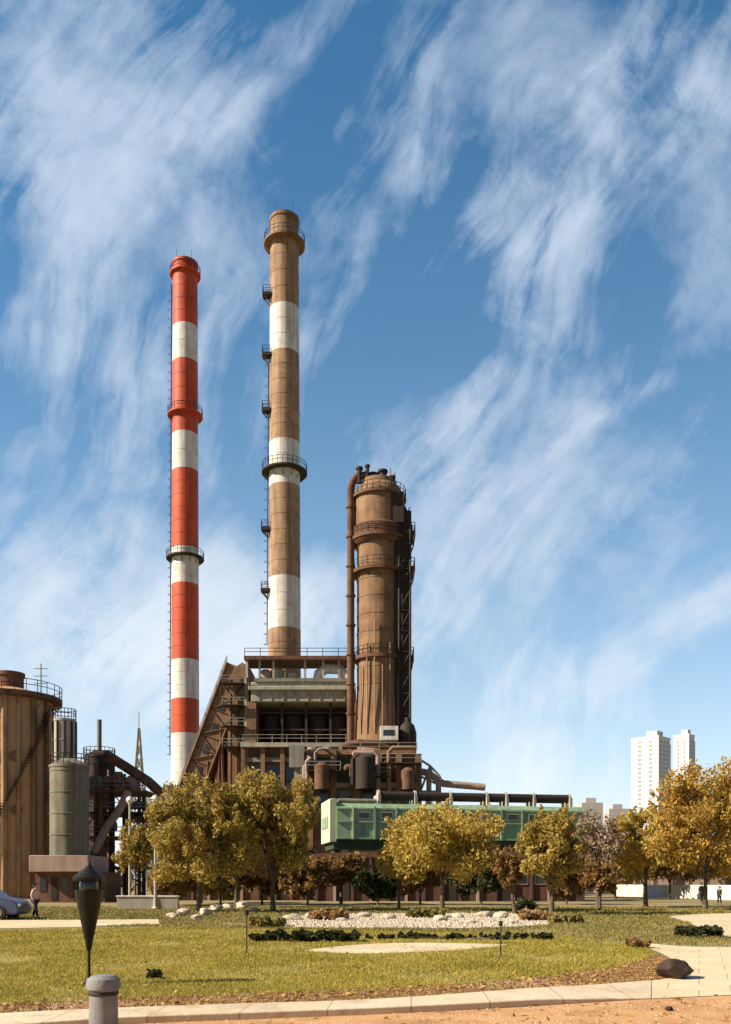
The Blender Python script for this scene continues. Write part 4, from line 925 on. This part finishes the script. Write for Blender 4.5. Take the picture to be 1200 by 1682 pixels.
tree('low dark brown leaved tree under the bare pinkish tree', 985, 52, 1418, 34, m_f4, 131, n=3500, crown_bot=1462, trunk_r=.09)
for i, (p, y_, tp, hw, m) in enumerate(((1010, 90, 1395, 60, m_f1), (1100, 95, 1385, 70, m_f4), (1200, 100, 1380, 70, m_f3), (330, 72, 1400, 60, m_f4), (560, 70, 1420, 45, m_f4))):
    tree(('olive bush-like tree far behind the bare pinkish tree', 'brown tree far behind the big orange tree', 'orange tree far behind the right edge tree', 'brown tree at the wall of the left workshop', 'low brown tree at the foot of the pale gallery post')[i], p, y_, tp, hw, m, 200 + i, n=5000, crown_bot=1440, size=.2, trunk_r=.12)

for i, (p, y_, tp, hw, m) in enumerate(((285, 66, 1412, 48, m_f4), (362, 66, 1418, 40, m_f1), (430, 68, 1405, 46, m_f4), (505, 66, 1412, 40, m_f4), (620, 66, 1425, 36, m_f5), (690, 68, 1412, 40, m_f4), (790, 66, 1405, 44, m_f5), (930, 68, 1405, 36, m_f4))):
    tree(('copper coloured undergrowth tree by the right globe lamp', 'low olive undergrowth tree under the broad olive and copper tree', 'low brown undergrowth tree between the two big left trees', 'low brown undergrowth tree under the tallest yellow olive tree', 'dark green undergrowth tree beside the small golden tree', 'low brown undergrowth tree under the spreading golden tree', 'dark green undergrowth tree right of the spreading golden tree', 'low brown undergrowth tree under the narrow olive brown tree')[i], p, y_, tp, hw, m, 300 + i, n=4500, crown_bot=1472, size=.15, trunk_r=.08, group='low undergrowth trees before the workshops')

def bush(label, px, row, w, h, m, seed, n=1500, group=None, name='shrub', size=.05, d=None):
    Y = gy(row); x = gx(px, Y); t = thing(name, label, 'shrub', (x, Y, 0), group); ROOT[t.name] = Vector((0, 0, 0)); g_ = np.random.default_rng(seed); k = 70
    c = np.c_[g_.uniform(-w / 2, w / 2, k) * .85, g_.uniform(-1, 1, k) * (d or w) * .35, g_.uniform(.25, .72, k) * h]; r = g_.uniform(.16, .3, k) * min(h, w)
    leaves('foliage', c, r, n, size, m, t, seed, elong=1.8, droop=.1)
    b = MB()
    for j in range(5):
        a = j * 1.26; b.path([(0, 0, 0), (w * .12 * math.cos(a), w * .1 * math.sin(a), h * .35), (w * .3 * math.cos(a), w * .22 * math.sin(a), h * .65)], [.03, .02, .008], 5)
    b.build('stems', m_bark, t); return t
bush('long low dark evergreen hedge at the left end of the gravel bed', 500, 1547, 3.4, .36, m_f5, 1, 9000, name='hedge', size=.05, d=1.4)
bush('long low dark planting strip along the back of the lawn', 760, 1543, 6.4, .2, m_f5, 12, 9000, name='hedge', size=.045, d=1.0)
bush('small dark tuft alone on the front of the lawn', 254, 1609, .22, .2, m_f5, 2, 500, size=.025)
bush('dark round shrub by the leaning thin tree', 862, 1507, .9, 1.0, m_f5, 3, 1400, size=.07)
bush('dark shrub at the near end of the upper path', 1143, 1539, 1.5, .36, m_f5, 4, 2200, size=.05)
bush('small dark shrub where the cream path meets the lawn', 1048, 1557, .55, .25, m_f4, 5, 900, size=.04)
for i, (p, r_, w, h) in enumerate(((440, 1522, 1.4, .4), (540, 1511, 1.8, .5), (700, 1507, 2, .5), (880, 1512, 1.6, .5), (930, 1516, 1.5, .4))):
    bush(('straw coloured grass clump at the left tip of the gravel bed', 'straw coloured grass clump behind the dark hedge', 'straw coloured grass clump in the middle of the gravel bed', 'straw coloured grass clump by the dark round shrub', 'straw coloured grass clump below the narrow olive tree')[i], p, r_, w, h, m_dry if i % 2 else m_olive, 20 + i, 1500, 'straw coloured clumps along the gravel bed', size=.09)

# far tree belt on the horizon
k = 70; cs = np.c_[rng.uniform(-420, 420, k), rng.uniform(330, 420, k), rng.uniform(1, 6, k)]; rs = rng.uniform(4, 8, k)
tag(leaves('distant_woods', cs, rs, 22000, .9, m_f4, None, 77, droop=.1), 'distant brown belt of trees along the horizon', 'trees', kind='stuff')

# ------------------------------------------------------------------ boulders
def boulder(label, px, row, w, h, m, seed, group=None, name='boulder'):
    Y = gy(row); x = gx(px, Y); bm = bmesh.new(); bmesh.ops.create_icosphere(bm, subdivisions=4, radius=1); rnd = random.Random(seed)
    from mathutils import noise as mn
    o3 = Vector((rnd.random() * 50, rnd.random() * 50, rnd.random() * 50))
    planes = [(Vector((rnd.gauss(0, 1), rnd.gauss(0, 1), rnd.gauss(0, .8))).normalized(), rnd.uniform(.62, .85)) for _ in range(10)]
    for v in bm.verts:
        for nn, dd in planes:
            q = v.co.dot(nn)
            if q > dd: v.co -= nn * (q - dd) * .85
        v.co *= 1 + .12 * mn.noise(v.co * 2 + o3) + .05 * mn.noise(v.co * 6 + o3)
    for v in bm.verts: v.co = Vector((v.co.x * w / 2, v.co.y * w / 2 * .8, (v.co.z * .5 + .36) * h))
    me = bpy.data.meshes.new(name); bm.to_mesh(me); bm.free(); me.materials.append(m); me.polygons.foreach_set('use_smooth', [True] * len(me.polygons)); me.set_sharp_from_angle(angle=R(28))
    o = bpy.data.objects.new(name, me); C.objects.link(o); o.location = (x, Y, 0); o.rotation_euler.z = rnd.uniform(0, 3)
    return tag(o, label, 'rock', group)
boulder('dark reddish boulder at the right tip of the lawn border', 1108, 1607, .72, .40, m_drock, 3)
boulder('small brown stone at the front edge of the cream path', 1098, 1660, .14, .07, m_drock, 4)
ORD = 'first second third fourth fifth sixth seventh eighth ninth tenth eleventh twelfth thirteenth fourteenth'.split()
GL = '%s pale boulder from the left in the row under the left trees'
for i, (p, r_, w, h) in enumerate(((282, 1508, .8, .3), (302, 1503, .9, .42), (322, 1511, .6, .3), (338, 1504, .9, .5), (354, 1496, 1.1, .55), (374, 1494, 1.0, .5), (397, 1492, 1.2, .5), (418, 1497, .8, .3))):
    boulder(GL % ORD[i], p, r_, w, h, m_rock, 40 + i, 'pale boulders under the left trees')
GM = '%s pale stone from the left in the gravel bed below the middle trees'
for i, (p, r_, w, h) in enumerate(((455, 1515, .7, .3), (480, 1511, .9, .35), (512, 1508, .8, .35), (560, 1514, .6, .25), (598, 1507, .9, .3), (640, 1510, .8, .3), (676, 1506, .8, .3), (722, 1512, .9, .3), (752, 1508, .7, .3), (774, 1517, .6, .2), (796, 1507, .9, .35), (823, 1508, .7, .4), (842, 1517, .5, .2), (900, 1512, .7, .3))):
    boulder(GM % ORD[i], p, r_, w, h, m_rock, 80 + i, 'pale stones in the gravel bed')

# low pale wall by the globe lamps, white wall at right
def wall(label, px0, px1, row, h, m, Yd=.4):
    Y = gy(row); t = thing('low_wall', label, 'wall', (gx((px0 + px1) / 2, Y), Y, 0))
    MB().box(gx(px0, Y), gx(px1, Y), Y, Y + Yd, 0, h).build('base', m, t, bevel=.02)
    MB().box(gx(px0, Y) - .05, gx(px1, Y) + .05, Y - .05, Y + Yd + .05, h + .002, h + .1).build('coping', m_white, t, bevel=.02)
wall('low pale wall behind the dark lantern', 192, 292, 1494, .75, m_pale)
def far_wall():
    A, B = Vector((gx(1008, 112), 112, 0)), Vector((gx(1500, 62), 62, 0)); d = (B - A).normalized(); nn = Vector((-d.y, d.x, 0)) * .4
    t = thing('low_wall', 'long low white wall beyond the orange trees', 'wall', A)
    def seg(p, q, o, z0, z1):
        b = MB(); P = [p - o, q - o, q + nn + o, p + nn + o]; return b.add([(v.x, v.y, z0) for v in P] + [(v.x, v.y, z1) for v in P], [(0, 1, 2, 3), (4, 5, 6, 7), (0, 1, 5, 4), (1, 2, 6, 5), (2, 3, 7, 6), (3, 0, 4, 7)])
    seg(A, B, nn * 0, 0, 1.25).build('base', m_white, t); seg(A, B, nn * .15, 1.253, 1.4).build('coping', m_tower, t)
far_wall()

# ------------------------------------------------------------------ lamps and street furniture
m_lampw = mat('opal_globe', [(.82, .80, .76)], 1, .35)
m_post = mat('pale_lamp_post', [(.42, .36, .29), (.52, .46, .38)], 1, .6)
def globe_lamp(label, px, row, top):
    Y = gy(row); x = gx(px, Y); H = gz(top, Y); t = thing('street_lamp', label, 'street lamp', (x, Y, 0), 'globe lamps at the left')
    MB().lathe([(.2, 0), (.2, .12), (.12, .2), (.085, .8), (.07, H - .55), (.12, H - .5), (.12, H - .42), (.01, H - .42)], (x, Y), 16).build('post', m_post, t)
    MB().lathe([(.1, H - .42), (.2, H - .33), (.25, H - .2), (.2, H - .06), (.1, H), (.01, H + .01)], (x, Y), 20).build('globe', m_lampw, t)
    MB().lathe([(.14, H - .02), (.16, H), (.05, H + .07), (.01, H + .1)], (x, Y), 16).build('cap', m_post, t)
globe_lamp('pale globe lamp standing just left of the broad olive tree', 255, 1494, 1307)
globe_lamp('slightly further globe lamp in front of the rusty gantry', 213, 1489, 1309)
def lantern():
    Y = 14.2; x = gx(146, Y); t = thing('garden_lantern', 'dark park lantern with an inverted cone head on a thin post', 'lantern', (x, Y, 0))
    m = mat('dark_bronze', [(.02, .015, .012), (.035, .027, .02)], 5, .45, metal=.4); Z = lambda r: gz(r, Y)
    MB().lathe([(.11, 0), (.11, .04), (.05, .09), (.026, .14), (.022, Z(1562))], (x, Y), 16).build('post', m, t)
    MB().lathe([(.022, Z(1562)), (.04, Z(1558)), (.07, Z(1540)), (.15, Z(1500)), (.215, Z(1466)), (.22, Z(1462)), (.18, Z(1462)), (.01, Z(1470))], (x, Y), 24).build('head', m, t)
    MB().lathe([(.025, Z(1466)), (.025, Z(1446)), (.235, Z(1446)), (.245, Z(1441)), (.10, Z(1428)), (.03, Z(1420)), (.01, Z(1414))], (x, Y), 24).build('cap', m, t)
    b = MB()
    for k in range(4):
        a = math.pi / 4 + k * math.pi / 2; b.path([(x + .2 * math.cos(a), Y + .2 * math.sin(a), Z(1464)), (x + .21 * math.cos(a), Y + .21 * math.sin(a), Z(1445))], .01, 6)
    b.build('strut', m, t)
    MB().lathe([(.13, Z(1464)), (.15, Z(1455)), (.13, Z(1446))], (x, Y), 20).build('lamp_glass', m_glass, t)
lantern()
def bollard():
    Y = 9.6; x = gx(170, Y); t = thing('bollard', 'pale round topped stone bollard at the bottom left, lit on its left side', 'bollard', (x, Y, 0))
    m = mat('pale_stone', [(.17, .17, .18), (.26, .26, .265)], 4, .85, bump=.3, bscale=30, rust=(.30, .26, .20), rust_amt=.4); h = .64
    MB().lathe([(.17, 0), (.165, .03), (.15, .05), (.145, h - .17), (.15, h - .16), (.175, h - .15), (.18, h - .10), (.165, h - .045), (.12, h - .012), (.06, h), (.001, h + .002)], (x, Y), 36).build('stone', m, t, 25)
    MB().lathe([(.152, h - .215), (.156, h - .205), (.156, h - .185), (.150, h - .175)], (x, Y), 36).build('collar', m_dark, t)
bollard()
def stake(label, px, row, top):
    Y = gy(row); x = gx(px, Y); t = thing('lawn_light', label, 'lawn light', (x, Y, 0), 'thin lawn lights'); z = gz(top, Y)
    MB().lathe([(.04, 0), (.04, .03), (.015, .05), (.013, z - .12)], (x, Y), 10).build('post', m_dark, t)
    MB().lathe([(.013, z - .12), (.045, z - .11), (.045, z - .02), (.055, z - .015), (.01, z)], (x, Y), 12).build('head', m_dark, t)
stake('thin dark lawn light below the left pair of trees', 405, 1566, 1494)
stake('thin dark lawn light below the leaning thin tree', 822, 1572, 1512)

# ------------------------------------------------------------------ parked car at the left edge
def car():
    Y = gy(1511) + 1.0; xf = gx(30, Y - .8); t = thing('parked_car', 'slate blue car, only its front end inside the left edge of the view', 'car', (xf - 2.1, Y, 0))
    mp = mat('slate_blue_paint', [(.05, .065, .13), (.06, .075, .15)], 2, .3, spec=.6)
    prof = [(-4.2, .35), (-4.22, .75), (-4.1, .98), (-3.4, 1.05), (-2.95, 1.38), (-2.0, 1.45), (-1.45, 1.36), (-.95, .98), (-.25, .86), (-.03, .70), (0, .42), (-.08, .22), (-4.1, .22)]
    b = MB(); b.prism([(xf + a, z) for a, z in prof], Y - .82, Y + .82); b.build('body', mp, t, 40, bevel=.07)
    b = MB(); b.prism([(xf + a, z) for a, z in ((-3.25, 1.04), (-2.9, 1.32), (-2.0, 1.38), (-1.5, 1.3), (-1.1, 1.02))], Y - .835, Y + .835); b.build('side_window', m_glass, t)
    for xx in (-.85, -3.4):
        for sy in (-.8, .8):
            w = MB().path([(xf + xx, Y + sy - .1, .31), (xf + xx, Y + sy + .1, .31)], .31, 24).build('wheel', m_soot, t)
            MB().path([(xf + xx, Y + sy - .115, .31), (xf + xx, Y + sy + .115, .31)], .19, 16).build('rim', m_grey, w)
    for sy in (-.62, .62): MB().rbox((xf - .06, Y + sy, .64), (.14, .3, .12)).build('headlight', m_lampw, t, bevel=.02)
car()

# ------------------------------------------------------------------ people
def skinned(name, verts, edges, radii, m, parent, lvl=2):
    me = bpy.data.meshes.new(name); me.from_pydata(verts, edges, []); me.materials.append(m); o = bpy.data.objects.new(name, me); C.objects.link(o); o.parent = parent
    sk = o.modifiers.new('skin', 'SKIN'); sk.use_smooth_shade = True
    for i, r in enumerate(radii):
        r = r if isinstance(r, tuple) else (r, r); me.skin_vertices[0].data[i].radius = r
    me.skin_vertices[0].data[0].use_root = True
    sb = o.modifiers.new('sub', 'SUBSURF'); sb.levels = lvl; sb.render_levels = lvl
    return o
def person(label, px, row, h, rz, coat, trousers, stride=.18, group=None):
    Y = gy(row); s = h / 1.7; t = thing('person', label, 'person', (gx(px, Y), Y, 0), group, rz); t.scale = (s, s, s)
    st = stride
    V = [(0, 0, .93), (0, 0, 1.12), (0, 0, 1.36), (0, 0, 1.46), (0, -.01, 1.56), (0, -.005, 1.66),
         (-.09, 0, .9), (-.09, -st * .6, .5), (-.09, -st, .09), (-.09, -st - .13, .04), (.09, 0, .9), (.09, st * .35, .5), (.09, st, .1), (.09, st - .12, .04),
         (-.17, 0, 1.38), (-.22, .06, 1.12), (-.21, -.04, .88), (-.21, -.06, .80), (.17, 0, 1.38), (.22, -.05, 1.12), (.21, -.14, .9), (.21, -.17, .82)]
    E = [(0, 1), (1, 2), (2, 3), (3, 4), (4, 5), (0, 6), (6, 7), (7, 8), (8, 9), (0, 10), (10, 11), (11, 12), (12, 13), (2, 14), (14, 15), (15, 16), (16, 17), (2, 18), (18, 19), (19, 20), (20, 21)]
    Rr = [(.13, .1), (.12, .09), (.14, .09), .05, (.075, .09), (.07, .085), .08, .055, .04, .035, .08, .055, .04, .035, .05, .04, .03, .025, .05, .04, .03, .025]
    skinned('body', V, E, Rr, m_skin, t)
    cv = [(0, 0, .86), (0, 0, 1.12), (0, 0, 1.38), (0, 0, 1.44), (-.17, 0, 1.38), (-.225, .06, 1.12), (-.215, -.04, .9), (.17, 0, 1.38), (.225, -.05, 1.12), (.215, -.14, .92)]
    skinned('coat', cv, [(0, 1), (1, 2), (2, 3), (2, 4), (4, 5), (5, 6), (2, 7), (7, 8), (8, 9)], [(.18, .14), (.15, .12), (.17, .12), .07, .075, .06, .05, .075, .06, .05], coat, t)
    tv = [(0, 0, .92), (-.09, 0, .86), (-.09, -st * .6, .5), (-.09, -st, .12), (.09, 0, .86), (.09, st * .35, .5), (.09, st, .13)]
    skinned('trousers', tv, [(0, 1), (1, 2), (2, 3), (0, 4), (4, 5), (5, 6)], [(.15, .11), .1, .075, .06, .1, .075, .06], trousers, t)
    skinned('hair', [(0, .02, 1.62), (0, .01, 1.70), (0, .045, 1.55)], [(0, 1), (0, 2)], [(.088, .09), (.06, .07), (.06, .05)], m_hair, t)
    for sx, yy in ((-.09, -st - .08), (.09, st - .07)): skinned('shoe', [(sx, yy + .1, .05), (sx, yy, .045), (sx, yy - .07, .035)], [(0, 1), (1, 2)], [(.05, .05), (.05, .045), (.04, .035)], m_hair, t, 1)
    return t
m_coatp = mat('pale_pink_coat', [(.58, .36, .30), (.62, .40, .33)], 3, .8)
m_coatd = mat('black_coat', [(.02, .017, .015)], 3, .8)
m_coatg = mat('dark_olive_coat', [(.05, .045, .022)], 3, .8)
m_tr = mat('dark_trousers', [(.02, .018, .022)], 3, .85)
person('person in a pale pink coat walking near the blue car', 58, 1509, 1.58, R(75), m_coatp, m_tr)
person('person in a black coat standing on the far right lawn', 1152, 1484, 1.62, R(20), m_coatd, m_tr, .06)
person('shorter person in a dark olive coat at the right edge', 1181, 1486, 1.36, R(-50), m_coatg, m_tr, .12)
